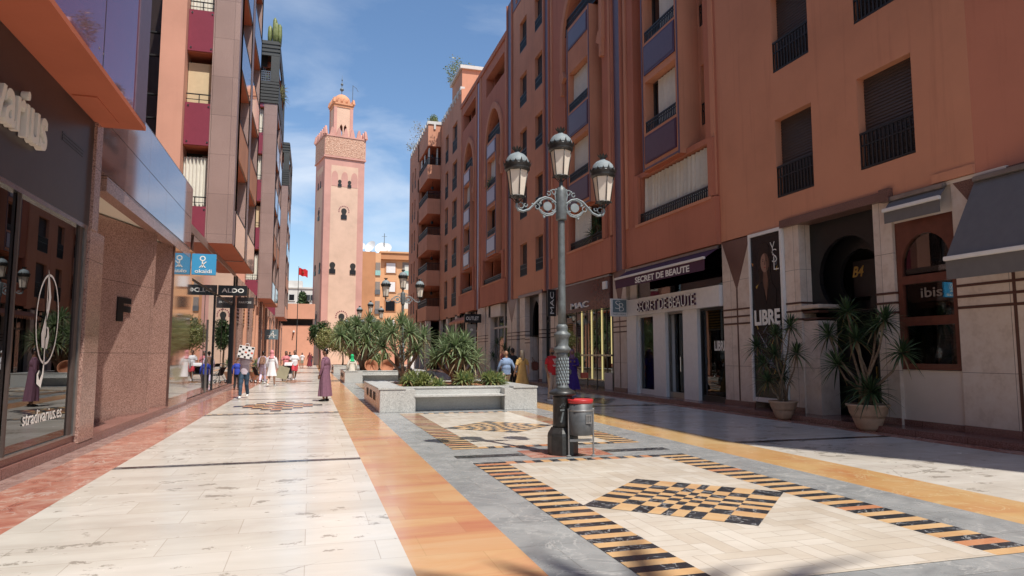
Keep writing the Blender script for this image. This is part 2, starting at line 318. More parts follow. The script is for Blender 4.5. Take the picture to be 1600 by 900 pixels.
# ------------------------------------------------------------------ ground and paving (sheets)
def sheet(mb, x0, x1, y0, y1, z): mb.quad((x0, y0, z), (x1, y0, z), (x1, y1, z), (x0, y1, z))
g = MB().mat('ground_far'); sheet(g, -1500, 1500, -1500, 1500, -.03); structure(g, 'ground')
g = MB(); YA, YB = -14, 100
for a, b, m in ((-3.75, -3.42, 'floor_pink'), (-3.42, -2.6, 'marble_red'), (-2.6, .78, 'travertine'), (.78, 1.7, 'marble_orange'), (1.7, 6.5, 'marble_grey'), (6.5, 7.45, 'marble_yellow'), (7.45, 10.85, 'travertine'), (10.85, 11.3, 'marble_red')):
    g.mat(m); sheet(g, a, b, YA, YB, 0)
structure(g, 'pavement')
g = MB()
def band_x(x0, x1, y, wd, m, z=.004): g.mat(m); sheet(g, x0, x1, y - wd / 2, y + wd / 2, z)
P0 = 19.6
for k in range(-1, 5):
    for yy in ((10.93, 19.5, 25.8) if k >= 0 else (10.93,)):
        band_x(-2.6, .78, yy + P0 * k, .17, 'marble_black'); band_x(7.45, 10.85, yy + P0 * k, .2, 'marble_black')
    # wide mosaic rugs in the two side aisles
    if k >= 0:
        for cx in (-.9, 9.15):
            cy = 22.6 + P0 * k
            nx, ny = 9, 9
            for i in range(-4, 5):
                for j in range(-4, 5):
                    if abs(i) + abs(j) > 4: continue
                    g.mat('marble_black' if (i + j) % 2 == 0 else ('marble_amber' if (i * j) % 3 else 'marble_rust'))
                    sheet(g, cx + i * .29 - .142, cx + i * .29 + .142, cy + j * .5 - .248, cy + j * .5 + .248, .004)
            for q in range(26):
                g.mat('marble_black' if q % 2 else 'marble_amber')
                sheet(g, cx - 1.69 + q * .13, cx - 1.69 + (q + 1) * .13, 19.72 + P0 * k, 19.86 + P0 * k, .004)
structure(g, 'paving_bands')
def bars(x0, x1, y0, y1, pitch, horiz, z=.004, w0='marble_amber'):
    n = int(round(((y1 - y0) if horiz else (x1 - x0)) / pitch))
    for i in range(n):
        g.mat('marble_black' if i % 2 else ('marble_amber' if rnd.random() < .68 else 'marble_rust'))
        if horiz: a = y0 + (y1 - y0) * i / n; b = y0 + (y1 - y0) * (i + 1) / n; sheet(g, x0, x1, a, b, z)
        else: a = x0 + (x1 - x0) * i / n; b = x0 + (x1 - x0) * (i + 1) / n; sheet(g, a, b, y0, y1, z)
def woven(cx, cy, half):
    ws = [1.75, 1.2, .95, .75, .55, .75, .95, 1.2, 1.75]; t = sum(ws); pos = [0]
    for q in ws: pos.append(pos[-1] + q / t)
    e1 = Vector((1, 1, 0)) * half; e2 = Vector((-1, 1, 0)) * half; o = Vector((cx, cy - half, .008))
    for i in range(9):
        for j in range(9):
            g.mat('marble_black' if (i + j) % 2 == 0 else ('marble_amber' if (i * 3 + j * 5) % 4 else 'marble_rust'))
            p = [o + e1 * pos[a] + e2 * pos[b] for a, b in ((i, j), (i + 1, j), (i + 1, j + 1), (i, j + 1))]
            g.quad(*p)
def rug(y0, y1, top=True, bot=True, cy=None):
    g.mat('travertine_parquet'); sheet(g, 2.82, 5.3, y0 + (.22 if bot else 0), y1 - (.22 if top else 0), .004)
    bars(2.33, 2.82, y0, y1, .135, True); bars(5.3, 5.79, y0, y1, .135, True)
    if top: bars(2.82, 5.3, y1 - .22, y1, .135, False)
    if bot: bars(2.82, 5.3, y0, y0 + .22, .135, False)
    woven(4.05, cy if cy else (y0 + y1) / 2, 1.25)
g = MB()
rug(4.3, 9.98, True, False, 6.88); rug(11.45, 18.6, True, True, 14.73)
rug(-12, 2.6, True, True, -2.0)
for k in (1, 2, 3): rug(25 + P0 * (k - 1), 29.5 + P0 * (k - 1)); rug(31 + P0 * (k - 1), 38.2 + P0 * (k - 1))
for k in range(4):
    yy = 10.6 + P0 * k
    g.mat('marble_red'); sheet(g, 3.32, 4.68, yy - .42, yy + .42, .004)
    g.mat('marble_black'); sheet(g, 2.2, 3.3, yy - .13, yy + .13, .004); sheet(g, 4.7, 5.85, yy - .13, yy + .13, .004)
structure(g, 'paving_mosaics')
g = MB().mat('granite_step')
g.bbox(11.3, 12.6, -14, 41.4, -.01, .12, .012); g.mat('granite_step'); g.bbox(11.3, 12.6, 41.4, 80, -.01, .12, .012)
g.mat('granite_step'); g.bbox(-4.6, -3.72, -10, 13.2, -.01, .13, .012); g.bbox(-5.2, -3.72, 13.2, 24, -.01, .09, .012); g.bbox(-5.2, -3.72, 24, 98, -.01, .06, .012)
structure(g, 'kerb_step')

# ------------------------------------------------------------------ facade helpers (s=+1 wall at X facing -X ; s=-1 facing +X)
def wallX(mb, X, s, y0, y1, z0, z1, ops, depth):
    ys = sorted(set([y0, y1] + [v for o in ops for v in o[:2]])); zs = sorted(set([z0, z1] + [v for o in ops for v in o[2:4]]))
    ys = [v for v in ys if y0 <= v <= y1]; zs = [v for v in zs if z0 <= v <= z1]
    for a, b in zip(ys, ys[1:]):
        for c, d in zip(zs, zs[1:]):
            my, mz = (a + b) / 2, (c + d) / 2
            if any(o[0] < my < o[1] and o[2] < mz < o[3] for o in ops): continue
            mb.quad((X, b, c), (X, a, c), (X, a, d), (X, b, d)) if s > 0 else mb.quad((X, a, c), (X, b, c), (X, b, d), (X, a, d))
    for o in ops:
        a, b, c, d = o[:4]; e = X + s * depth
        mb.quad((X, a, c), (e, a, c), (e, a, d), (X, a, d)); mb.quad((X, b, c), (X, b, d), (e, b, d), (e, b, c))
        mb.quad((X, a, c), (X, b, c), (e, b, c), (e, a, c)); mb.quad((X, a, d), (e, a, d), (e, b, d), (X, b, d))
def railing(mb, X, y0, y1, z0, z1, pitch=.11, mat='iron_black', X1=None):
    mb.mat(mat); t = .018
    mb.box(X - .025, X + .025, y0, y1, z1 - .05, z1); mb.box(X - .02, X + .02, y0, y1, z0, z0 + .04); mb.box(X - .018, X + .018, y0, y1, z0 + (z1 - z0) * .62, z0 + (z1 - z0) * .62 + .03)
    n = max(2, int((y1 - y0) / pitch))
    for i in range(n + 1): y = y0 + (y1 - y0) * i / n; mb.box(X - t * .8, X + t * .8, y - t, y + t, z0, z1 - .02)
def wavy(mb, X, y0, y1, z0, z1, mat, amp=.035, n=None, hem=0.0, seed=0):
    mb.mat(mat); rr = random.Random(seed); n = n or max(8, int((y1 - y0) * 16)); old = mb.smooth; mb.smooth = True
    rows = 4; vs = []; fs = []; ph = [rr.uniform(-.6, .6) for _ in range(n + 1)]
    for r in range(rows + 1):
        for i in range(n + 1):
            t = i / n; q = r / rows
            vs.append((X + amp * math.sin(i * 1.9 + ph[i]) * (.6 + .5 * q), y0 + (y1 - y0) * t, z1 + (z0 - z1 + hem * math.sin(t * 5 + seed)) * q))
    for r in range(rows):
        for i in range(n): a = r * (n + 1) + i; fs.append((a, a + 1, a + n + 2, a + n + 1))
    mb.add(vs, fs); mb.smooth = old
WSEED = [0]
def window(bld, X, s, y0, y1, z0, z1, kind='shutter', depth=.28, rail=.38, closed=1.0, ctn='curtain', fr='shutter_brown', name='window'):
    WSEED[0] += 1; e = X + s * depth
    mb = MB().mat(fr); t = .05
    for a, b, c, d in ((y0, y1, z0, z0 + t), (y0, y1, z1 - t, z1), (y0, y0 + t, z0 + t, z1 - t), (y1 - t, y1, z0 + t, z1 - t), ((y0 + y1) / 2 - .025, (y0 + y1) / 2 + .025, z0 + t, z1 - t)):
        mb.box(e - .03, e + .03, a, b, c, d)
    mb.mat('window_dark'); mb.box(e + s * .035, e + s * .06, y0 + .01, y1 - .01, z0 + .01, z1 - .01)
    wd = mb.build(name, bld)
    if kind == 'shutter':
        m2 = MB().mat('shutter_brown'); zb = z1 - (z1 - z0) * closed; xs = e - s * .07
        n = int((z1 - zb) / .075)
        for i in range(n):
            za = z1 - (z1 - zb) * (i + 1) / n; zc = z1 - (z1 - zb) * i / n
            m2.quad((xs - s * .012, y0 + .02, za), (xs - s * .012, y1 - .02, za), (xs + s * .010, y1 - .02, zc), (xs + s * .010, y0 + .02, zc))
            m2.quad((xs - s * .012, y0 + .02, za), (xs - s * .012, y1 - .02, za), (xs + s * .010, y1 - .02, za - .001), (xs + s * .010, y0 + .02, za - .001))
        m2.build('shutter', wd)
    elif kind == 'curtain':
        m2 = MB(); f = .35 + .6 * rnd.random(); wavy(m2, e - s * .10, y0 + .04, y0 + (y1 - y0) * min(1, f + .1), z0 + .03, z1 - .06, ctn, .035, seed=WSEED[0]); m2.build('curtain', wd)
    elif kind == 'fullcurtain':
        m2 = MB(); wavy(m2, e - s * .10, y0 + .02, y1 - .02, z0 + .03, z1 - .04, ctn, .045, seed=WSEED[0]); m2.build('curtain', wd)
    elif kind == 'blind':
        m2 = MB().mat('curtain_beige'); m2.box(e - s * .10, e - s * .09, y0 + .03, y1 - .03, z0 + .3, z1 - .05); m2.build('blind', wd)
    if rail > 0:
        m3 = MB(); railing(m3, X + s * .03, y0 + .005, y1 - .005, z0 + .02, z0 + (z1 - z0) * rail); m3.build('railing', wd)
    return wd
def arch_pts(y0, y1, zs, za, n=10, round_=False):     # from right spring up and over to left spring (y decreasing order not required)
    c = (y0 + y1) / 2; h = (y1 - y0) / 2; H = za - zs; pts = []
    for i in range(n + 1):
        t = i / n; y = y1 - h * (1 - math.cos(t * PI / 2)) ; z = zs + H * math.sin(t * PI / 2) ** .92
        if not round_: y = y1 - h * (t ** 1.75)* 1.0; z = zs + H * (1 - (1 - t) ** 1.55)
        pts.append((y, z))
    left = [(2 * c - y, z) for y, z in reversed(pts[:-1])]
    return pts + left
def horseshoe(y0, y1, zc, r, zb):                      # keyhole outline, open bottom at zb, legs at y0..y1
    c = (y0 + y1) / 2; a0 = -math.acos(min(1, (y1 - y0) / 2 / r)); pts = [(y1, zb)]
    for i in range(17): a = a0 + (PI - 2 * a0) * i / 16; pts.append((c + r * math.cos(a), zc + r * math.sin(a)))
    return pts + [(y0, zb)]

# ------------------------------------------------------------------ RIGHT: tall apartment building above the arcade of shops
RX = 11.9; FL = 3.46; Z0 = 5.75
near = thing('apartment_building', (12.5, 20, 0), 'tall orange apartment block with railed shuttered windows and arch bays above the perfume shop', 'building')
mb = MB().mat('orange_light')
rowsA = [(Z0 + FL * k, Z0 + FL * k + 2.15) for k in range(5)]
opsA = [(a, b, c, d) for a, b in ((10.87, 12.35), (13.85, 15.25)) for c, d in rowsA]
wallX(mb, RX, 1, 9.6, 17.9, 4.98, 24.5, opsA, .28)
opsD = [(a, b, c, d) for a, b in ((34.55, 35.85), (37.4, 38.8)) for c, d in [(6.15 + FL * k, 8.1 + FL * k) for k in range(5)]]
wallX(mb, RX, 1, 34.2, 40.2, 4.95, 23.3, opsD, .28)
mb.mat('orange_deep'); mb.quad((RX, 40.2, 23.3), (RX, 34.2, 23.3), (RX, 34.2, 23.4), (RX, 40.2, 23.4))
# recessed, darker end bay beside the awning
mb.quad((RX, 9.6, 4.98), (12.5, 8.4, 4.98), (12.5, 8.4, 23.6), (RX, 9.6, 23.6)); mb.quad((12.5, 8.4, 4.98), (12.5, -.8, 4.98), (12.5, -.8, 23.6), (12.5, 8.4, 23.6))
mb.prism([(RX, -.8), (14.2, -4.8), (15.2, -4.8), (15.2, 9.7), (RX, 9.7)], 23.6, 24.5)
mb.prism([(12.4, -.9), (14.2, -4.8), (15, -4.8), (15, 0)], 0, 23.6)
mb.mat('interior_dark'); mb.prism([(14.5, -4), (24, -12), (24, 41.4), (14.5, 41.4)], 0, 24.3)
mb.mat('orange_light'); mb.prism([(RX + .3, 9.7), (14.6, 9.7), (14.6, 41.5), (RX + .3, 41.5)], 24.2, 24.5)
mb.quad((12.2, 41.52, 5), (24, 41.52, 5), (24, 41.52, 24.5), (12.2, 41.52, 24.5))
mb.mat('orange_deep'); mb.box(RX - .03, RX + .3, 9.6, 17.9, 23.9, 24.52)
mb.build('wall', near)
for a, b in ((10.87, 12.35), (13.85, 15.25)):
    for c, d in rowsA: window(near, RX, 1, a, b, c, d, 'shutter', .26, .4, 1.0)
for i, (a, b, c, d) in enumerate(opsD): window(near, RX, 1, a, b, c, d, 'shutter', .26, .36, (.62, .98, .66, .5, .98)[i % 5])
# lavender strips with crenels
mb = MB()
for a, b in ((24.5, 25.45), (33.25, 34.15), (40.3, 41.5)):
    mb.mat('lavender_matt'); mb.box(RX - .02, RX + .2, a + .12, b - .12, 4.95, 24.45)
    mb.mat('orange_deep'); mb.box(RX - .10, RX + .2, a, a + .12, 4.95, 24.45); mb.box(RX - .10, RX + .2, b - .12, b, 4.95, 24.45)
mb.mat('lavender_matt'); mb.box(RX - .03, RX + .2, 34.2, 40.3, 23.4, 24.5)
mb.build('lavender_strip', near)
for k in range(7):
    y = 34.6 + k * .95; mb = MB().mat('orange_deep'); mb.box(RX - .06, RX, y - .13, y + .13, 23.6, 23.95); mb.build('wall_niche', near); mb = MB().mat('white_wall'); mb.box(RX - .10, RX + .25, y - .22, y + .22, 24.5, 24.95); mb.build('crenel', near)
def arch_bay(bld, y0, y1, c, nh, bh, apex, ztop, lo, specs, floors, curt, top=None):
    """y0,y1 wall span; c centre; nh niche half width; bh box half width; lo=(ya,yb) lower balcony opening"""
    zs = apex - 2.5; nz0 = 8.45
    hole = [(c + nh, nz0)] + arch_pts(c - nh, c + nh, zs, apex) + [(c - nh, nz0)]
    low = [(lo[0], 6.42), (lo[1], 6.42), (lo[1], 8.25), (lo[0], 8.25)]
    loops = [[(y0, 4.95), (y1, 4.95), (y1, ztop), (y0, ztop)], hole, low]
    if top: loops.append([(top[0], top[2]), (top[1], top[2]), (top[1], top[3]), (top[0], top[3])])
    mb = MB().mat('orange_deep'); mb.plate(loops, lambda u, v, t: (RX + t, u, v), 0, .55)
    # niche back wall with side windows, loggia void above the box
    sw = [(c - nh + .12, c - bh - .12), (c + bh + .12, c + nh - .12)]
    sops = [(a, b, z, z + 2.1) for a, b in sw for z in [9.25 + FL * k for k in range(floors)] if b - a > .25]
    mb.mat('orange_light'); wallX(mb, RX + .55, 1, c - nh - .1, c + nh + .1, 8.25, zs - .6 + 1.0, sops, .3)
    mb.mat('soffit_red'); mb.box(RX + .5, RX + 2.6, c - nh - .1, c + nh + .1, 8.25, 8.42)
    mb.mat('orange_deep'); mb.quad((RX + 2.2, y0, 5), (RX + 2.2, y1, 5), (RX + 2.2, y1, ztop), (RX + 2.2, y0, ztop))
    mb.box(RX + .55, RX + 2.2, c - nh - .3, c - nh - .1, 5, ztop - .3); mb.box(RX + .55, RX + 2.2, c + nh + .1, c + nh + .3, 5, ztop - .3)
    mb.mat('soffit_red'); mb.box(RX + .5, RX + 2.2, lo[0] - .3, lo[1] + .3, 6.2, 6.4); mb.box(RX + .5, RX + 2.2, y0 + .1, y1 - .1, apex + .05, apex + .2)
    mb.build('bay_wall', bld)
    # lower balcony parapet
    mb = MB().mat('orange_deep'); mb.box(RX - .16, RX, y0 + .05, lo[1] + .75 if lo[1] + .75 < y1 else y1 - .05, 4.93, 6.42); mb.mat('orange_light'); mb.box(RX - .19, RX + .1, lo[0] - .2, lo[1] + .2, 6.36, 6.46)
    mb.mat('orange_deep'); mb.box(RX - .15, RX - .01, lo[0] - .32, lo[0] - .04, 6.46, 8.3); mb.box(RX - .15, RX - .01, lo[1] + .04, lo[1] + .3, 6.46, 8.3)
    p = mb.build('balcony_parapet', bld)
    mb = MB(); railing(mb, RX - .03, lo[0], lo[1], 6.47, 6.86, .12); mb.build('railing', p)
    window(bld, RX + .9, 1, lo[0] + .1, lo[1] - .1, 6.45, 8.2, 'none', .5, 0)
    # box bay
    zt = zs + .25; bx = RX - .22; mb = MB().mat('orange_light'); bo = []
    zz = 9.7
    while zz + 2 < zt: bo.append((c - bh + .22, c + bh - .22, zz, zz + 1.95)); zz += FL
    wallX(mb, bx, 1, c - bh, c + bh, 8.3, zt, bo, .42)
    for yy, sg in ((c - bh, 1), (c + bh, -1)): mb.quad((bx, yy, 8.3), (RX + .6, yy, 8.3), (RX + .6, yy, zt), (bx, yy, zt))
    mb.mat('soffit_red'); mb.quad((bx, c - bh, 8.3), (RX + .6, c - bh, 8.3), (RX + .6, c + bh, 8.3), (bx, c + bh, 8.3)); mb.quad((bx, c - bh, zt), (RX + .6, c - bh, zt), (RX + .6, c + bh, zt), (bx, c + bh, zt))
    mb.mat('lavender_matt'); mb.box(bx - .03, bx, c - bh + .02, c - bh + .08, 8.3, zt); mb.box(bx - .03, bx, c + bh - .08, c + bh - .02, 8.3, zt); mb.box(bx - .03, bx, c - bh + .08, c + bh - .08, 8.34, 8.4)
    bxo = mb.build('oriel', bld)
    for i, (a, b, z_, z1_) in enumerate(bo):
        sp = MB().mat('purple_dark'); zb = z_ - 1.15 if i == 0 else z_ - 1.2
        sp.box(bx - .035, bx - .002, a - .02, b + .02, zb - .05 if i else zb, z_ - .12); sp.mat('panel_lavender' if c > 30 else 'panel_purple'); sp.box(bx - .045, bx - .036, a + .06, b - .06, zb + .05, z_ - .2); sp.build('spandrel', bld)
        window(bld, bx, 1, a, b, z_, z1_, curt[i % len(curt)], .38, .22)
    sp = MB().mat('purple_dark'); sp.box(bx - .035, bx - .002, c - bh + .2, c + bh - .2, zt - 1.15, zt - .2); sp.mat('panel_lavender' if c > 30 else 'panel_purple'); sp.box(bx - .045, bx - .036, c - bh + .28, c + bh - .28, zt - 1.07, zt - .28); sp.build('spandrel', bld)
    for a, b, z_, z1_ in sops: window(bld, RX + .55, 1, a, b, z_, z1_, 'fullcurtain' if rnd.random() < .5 else 'none', .26, .36)
    mb = MB(); railing(mb, RX + .02, c - nh + .02, c + nh - .02, zt + .05, zt + .85, .13); mb.build('railing', bld)
    # arch moulding with flared ends
    outp = [(c + nh + .36, zs - 1.5)] + [(c + (y - c) * (nh + .36) / nh, zs + (z - zs) * (apex - zs + .42) / (apex - zs)) for y, z in arch_pts(c - nh, c + nh, zs, apex)] + [(c - nh - .36, zs - 1.5)]
    inn = [(c - nh - .02, zs - 1.5)] + list(reversed(arch_pts(c - nh - .02, c + nh + .02, zs, apex - .02))) + [(c + nh + .02, zs - 1.5)]
    mb = MB().mat('orange_light'); mb.plate([outp + inn], lambda u, v, t: (RX + t, u, v), -.14, 0)
    for sg in (-1, 1):
        q = c + sg * (nh + .17)
        prof = [(q - .19, zs - 1.5), (q + .19, zs - 1.5), (q + .19 + (.25 if sg < 0 else -.0), zs - 1.9), (q + .10, zs - 2.1), (q + .08, zs - 2.7), (q - .12, zs - 2.7), (q - .14, zs - 2.1), (q - .19 - (.25 if sg > 0 else 0), zs - 1.9)]
        mb.plate([prof], lambda u, v, t: (RX + t, u, v), -.17, -.001)
    mb.build('arch_moulding', bld)
    # slender pilaster lines
    mb = MB().mat('orange_light')
    for q in (y0 + .22, y1 - .22): mb.box(RX - .06, RX, q - .1, q + .1, 6.5, ztop - .3)
    mb.build('pilaster', bld)
arch_bay(near, 17.9, 24.45, 21.1, 2.5, 1.32, 21.4, 24.4, (18.35, 23.05), None, 3, ['curtain', 'curtain', 'none'])
arch_bay(near, 25.5, 33.2, 28.8, 2.25, 1.38, 19.7, 24.4, (26.45, 30.3), None, 2, ['fullcurtain', 'fullcurtain', 'fullcurtain'])
# big white curtains hanging in the lower balconies
mb = MB(); wavy(mb, RX + .14, 18.4, 23.0, 6.55, 8.2, 'curtain', .10, n=60, seed=3); mb.build('curtain', near)
mb = MB(); wavy(mb, RX + .05, 28.0, 29.9, 6.3, 8.2, 'curtain', .06, seed=9); mb.build('curtain', near); mb = MB(); wavy(mb, RX + .12, 26.5, 27.0, 6.5, 8.2, 'curtain', .05, seed=10); mb.build('curtain', near)

# lower, farther orange building
far = thing('apartment_building', (12.5, 60, 0), 'farther orange apartment block with stacked corner balconies and white roof crenels', 'building')
mb = MB().mat('orange_far')
cg = [(57.6, 59.7), (61.6, 63.1)]; opsG = [(a, b, 5.75 + FL * k, 8.35 + FL * k) for a, b in cg for k in range(5)]
wallX(mb, RX, 1, 55.9, 65.6, 4.8, 24.4, opsG, .28)
mb.quad((RX, 55.9, 22), (16, 55.9, 22), (16, 55.9, 24.4), (RX, 55.9, 24.4))
mb.mat('interior_dark'); mb.prism([(14.5, 41.6), (24, 41.6), (24, 79), (14.5, 79)], 0, 22.2)
mb.mat('orange_far'); mb.box(RX + .3, 24, 41.6, 55.9, 22.2, 22.6); mb.box(RX + .3, 24, 56, 65.6, 23.6, 24.3); mb.box(RX + .3, 24, 65.6, 78.4, 23.8, 24.3)
mb.quad((10.6, 78.4, 0), (24, 78.4, 0), (24, 78.4, 24.3), (10.6, 78.4, 24.3))
# corner block bands
hx = 10.6
bands = [(4.8, 6.2), (8.2, 9.7), (11.7, 13.2), (15.3, 16.8), (18.8, 20.2), (22.1, 24.4)]
for a, b in bands:
    mb.box(hx, RX + .2, 65.5, 72.0, a, b); mb.mat('soffit_red'); mb.box(hx + .02, 13.0, 65.52, 72.0, a - .02, a - .001); mb.mat('orange_far')
opsH = [(a, b, 5.9 + FL * k, 8.2 + FL * k) for a, b in ((73.6, 74.4), (75.5, 76.3)) for k in range(5)]
wallX(mb, hx, 1, 72.0, 78.4, 4.8, 24.4, opsH, .25)
mb.box(hx, RX + 1, 71.9, 72.0, 4.8, 24.4); mb.box(12.9, 13.0, 65.5, 72, 4.8, 24.3); mb.box(RX, 13, 65.4, 65.5, 4.8, 24.4); mb.box(hx, hx + .35, 71.3, 71.95, 4.8, 24.4)
mb.build('wall', far)
for a, b, c, d in opsG: window(far, RX, 1, a, b, c, d, 'shutter', .26, .45, .6 if rnd.random() < .7 else 1)
for a, b, c, d in opsH: window(far, hx, 1, a, b, c, d, 'shutter', .22, .4, 1)
for k, (a, b) in enumerate(bands[:-1]):
    mb = MB(); railing(mb, hx + .06, 65.6, 71.3, b, b + .75, .16); mb.mat('iron_black'); mb.box(hx, RX, 65.52, 65.56, b + .70, b + .75)
    for i in range(9): mb.box(hx + .14 * i + .02, hx + .14 * i + .05, 65.53, 65.56, b, b + .72)
    mb.build('balcony_railing', far)
    mb = MB().mat('shutter_brown'); mb.box(12.82, 12.9, 66.2, 67.8, b - .2, b + 1.6); mb.box(12.82, 12.9, 69, 70.4, b - .2, b + 1.6); mb.build('balcony_door', far)
    mb = MB().mat('iron_black'); mb.tube([(11.3, 66.8, bands[k + 1][0]), (11.3, 66.8, bands[k + 1][0] - .5)], .015, 5); mb.lathe([(.03, 0), (.13, -.1), (.12, -.3), (.03, -.36)][::-1], 11.3, 66.8, 8, z=bands[k + 1][0] - .45); mb.build('balcony_lantern', far)
mb = MB(); wavy(mb, hx + .2, 65.7, 66.5, 20.2, 22.0, 'curtain', .06, seed=2); wavy(mb, hx + .2, 68.3, 69, 20.2, 22.0, 'curtain', .06, seed=4); wavy(mb, hx + .2, 70.3, 71, 20.2, 22.0, 'curtain', .06, seed=5); wavy(mb, 11.6, 65.7, 66.2, 20.2, 22.0, 'curtain', .12, seed=6); mb.build('curtain', far)
for k in range(9): mb = MB().mat('white_wall'); y = 56.3 + k * 1.05; mb.box(RX - .08, RX + .3, y - .3, y + .3, 24.3, 24.62); mb.box(RX - .05, RX + .3, y - .12, y + .12, 24.0, 24.3); mb.build('crenel', far)
for k in range(11): mb = MB().mat('white_wall'); y = 66 + k * 1.12; mb.box(hx - .08, hx + .3, y - .3, y + .3, 24.3, 24.62); mb.box(hx - .05, hx + .2, y - .12, y + .12, 24.0, 24.3); mb.build('crenel', far)
mb = MB().mat('white_wall'); mb.box(hx - .05, RX, 65.42, 65.5, 24.3, 24.6); mb.box(11.15, 11.35, 65.4, 65.48, 23.8, 24.301)
mb.build('coping', far)
RXs = RX
arch_bay(far, 41.6, 49.0, 44.85, 2.0, 1.3, 18.7, 22.8, (42.5, 47.5), None, 2, ['none', 'fullcurtain'], top=(42.3, 47.2, 20.3, 21.75))
arch_bay(far, 50.0, 55.9, 52.6, 1.7, 1.2, 18.6, 22.8, (50.9, 55.1), None, 2, ['none', 'fullcurtain'], top=(49.0 + 1.4, 55.2, 20.3, 21.75))
mb = MB().mat('panel_lavender'); mb.box(RX - .02, RX + .3, 49.05, 49.95, 4.9, 22.4); mb.mat('orange_deep'); mb.box(RX - .08, RX + .2, 49, 49.1, 4.9, 22.6); mb.box(RX - .08, RX + .2, 49.9, 50.0, 4.9, 22.6); mb.box(RX - .1, RX + .3, 41.6, 55.9, 22.5, 22.85); mb.build('lavender_strip', far)
# roof terrace penthouse
mb = MB().mat('orange_far'); mb.box(RX + .1, 15, 56.2, 60.5, 24.3, 26.3); mb.mat('white_wall'); mb.box(RX - .1, 15.2, 56.0, 60.7, 26.3, 26.6); mb.build('penthouse', far)

# ------------------------------------------------------------------ RIGHT: ground floor shops
def U(y0, y1): return (0, -1, 0)
def pier(bld, y0, y1, tri=True, zt=4.95, x0=RX, cl=True, w=None):
    mb = MB().mat('stone_cream'); d = .45
    mb.box(x0, x0 + d, y0, y1, .1, zt)
    if tri:
        c = (y0 + y1) / 2; h = (y1 - y0) / 2
        mb.mat('granite_brown'); mb.plate([[(y0 + .02, zt - .002), (c, zt - 1.5), (y1 - .02, zt - .002)]], lambda u, v, t: (x0 + t, u, v), -.012, -.001)
        mb.mat('line_brown'); mb.box(x0 - .008, x0 - .001, c - .03, c + .03, .12, zt - 1.45)
    mb.mat('line_brown')
    for z in (2.45, 2.66, 2.87): mb.box(x0 - .012, x0 - .002, y0 - .01, y1 + .01, z, z + .05); mb.box(x0 - .01, x0 + d + .01, y0 - .012, y0 - .002, z, z + .05)
    if w: mb.mat('stone_cream'); mb.box(x0 + .02, x0 + d, y0 - w, y0 - .013, .1, 2.42)
    mb.mat('granite_step'); mb.box(x0 - .03, x0 - .001, y0, y1, .115, .26)
    return mb.build('pier', bld)
for a, b in ((16.49, 17.9), (24.5, 25.72), (32.1, 33.4)): pier(near, a, b)
pier(near, 7.9, 10.13, True, 4.95)
for a, b in ((14.5, 15.05), (11.58, 12.08), (34.75, 35.3), (37.85, 38.85), (39.5, 41.6)): pier(near, a, b, a > 39)
mb = MB().mat('granite_brown'); mb.box(RX - .06, RX + .4, 34.6, 39.0, 4.88, 5.05); mb.build('lintel', near)
mb = MB().mat('granite_brown'); mb.box(RX - .1, RX + .4, 11.55, 15.1, 4.9, 5.1); mb.box(RX - .14, RX + .1, 11.5, 11.75, 4.86, 5.14)
mb.mat('orange_light'); mb.box(RX - .06, RX - .001, 9.6, 10.5, 4.98, 5.16); mb.mat('stone_pale'); mb.box(RX - .02, RX + .5, 9.0, 11.55, 4.9, 4.97)
mb.build('lintel', near)
# plain stone wall beneath the wooden window, and end wall
mb = MB().mat('stone_pale'); mb.box(RX + .1, RX + .5, 10.13, 11.58, .1, 1.27); mb.box(RX + .05, RX + .5, 10.1, 11.6, 4.38, 4.95); mb.mat('stone_cream'); mb.box(RX + .02, RX + .5, -.8, 7.9, .1, 4.95); mb.mat('granite_step'); mb.box(RX + .06, RX + .1, 10.13, 11.58, .12, .24)
mb.build('shop_wall', near)
# wooden arched shop window
mb = MB().mat('wood_red'); wy0, wy1, wz0, wz1 = 10.15, 11.56, 1.28, 4.38
def PXm(x0): return lambda u, v, t: (x0 + t, u, v)
c = (wy0 + wy1) / 2
upper = [(wy1 - .13, 3.22)] + [(c + (.575) * math.cos(PI * i / 12), 3.45 + .62 * math.sin(PI * i / 12)) for i in range(13)] + [(wy0 + .13, 3.22)]
mb.plate([[(wy0, wz0), (wy1, wz0), (wy1, wz1), (wy0, wz1)], upper, [(wy0 + .12, 1.4), (wy1 - .12, 1.4), (wy1 - .12, 2.18), (wy0 + .12, 2.18)], [(wy0 + .12, 2.36), (wy1 - .12, 2.36), (wy1 - .12, 3.05), (wy0 + .12, 3.05)]], PXm(RX + .06), 0, .12)
sw_ = mb.build('shop_window', near)
mb = MB().mat('glass_clear'); mb.box(RX + .12, RX + .13, wy0 + .05, wy1 - .05, wz0 + .05, wz1 - .05); mb.build('pane', sw_)
mb = MB().mat('interior_mid'); mb.text('ibis', (RX + .115, 11.05, 2.75), (0, -1, 0), (0, 0, 1), .5, .2, .004, .01); mb.build('lettering_and_reflection', sw_)  # reflection of a sign, painted as dim letters on the pane
mb = MB().mat('interior_mid'); mb.box(13.6, 13.7, 9.9, 11.8, .2, 4.9); mb.mat('stone_pale'); mb.box(13.3, 13.4, 10.3, 10.9, 1.4, 3.2); mb.mat('wood_red'); mb.box(12.9, 13, 10.9, 11.2, 1.3, 3.9); mb.lathe([(.02, 1.3), (.12, 1.4), (.16, 1.7), (.05, 1.9), (.03, 2.3), (.2, 2.5)], 12.6, 10.7, 10); mb.tube([(12.7, 10.4 + .35 * math.cos(t / 8 * PI), 1.5 + .35 * math.sin(t / 8 * PI)) for t in range(9)], .03, 5); mb.build('window_display', sw_)
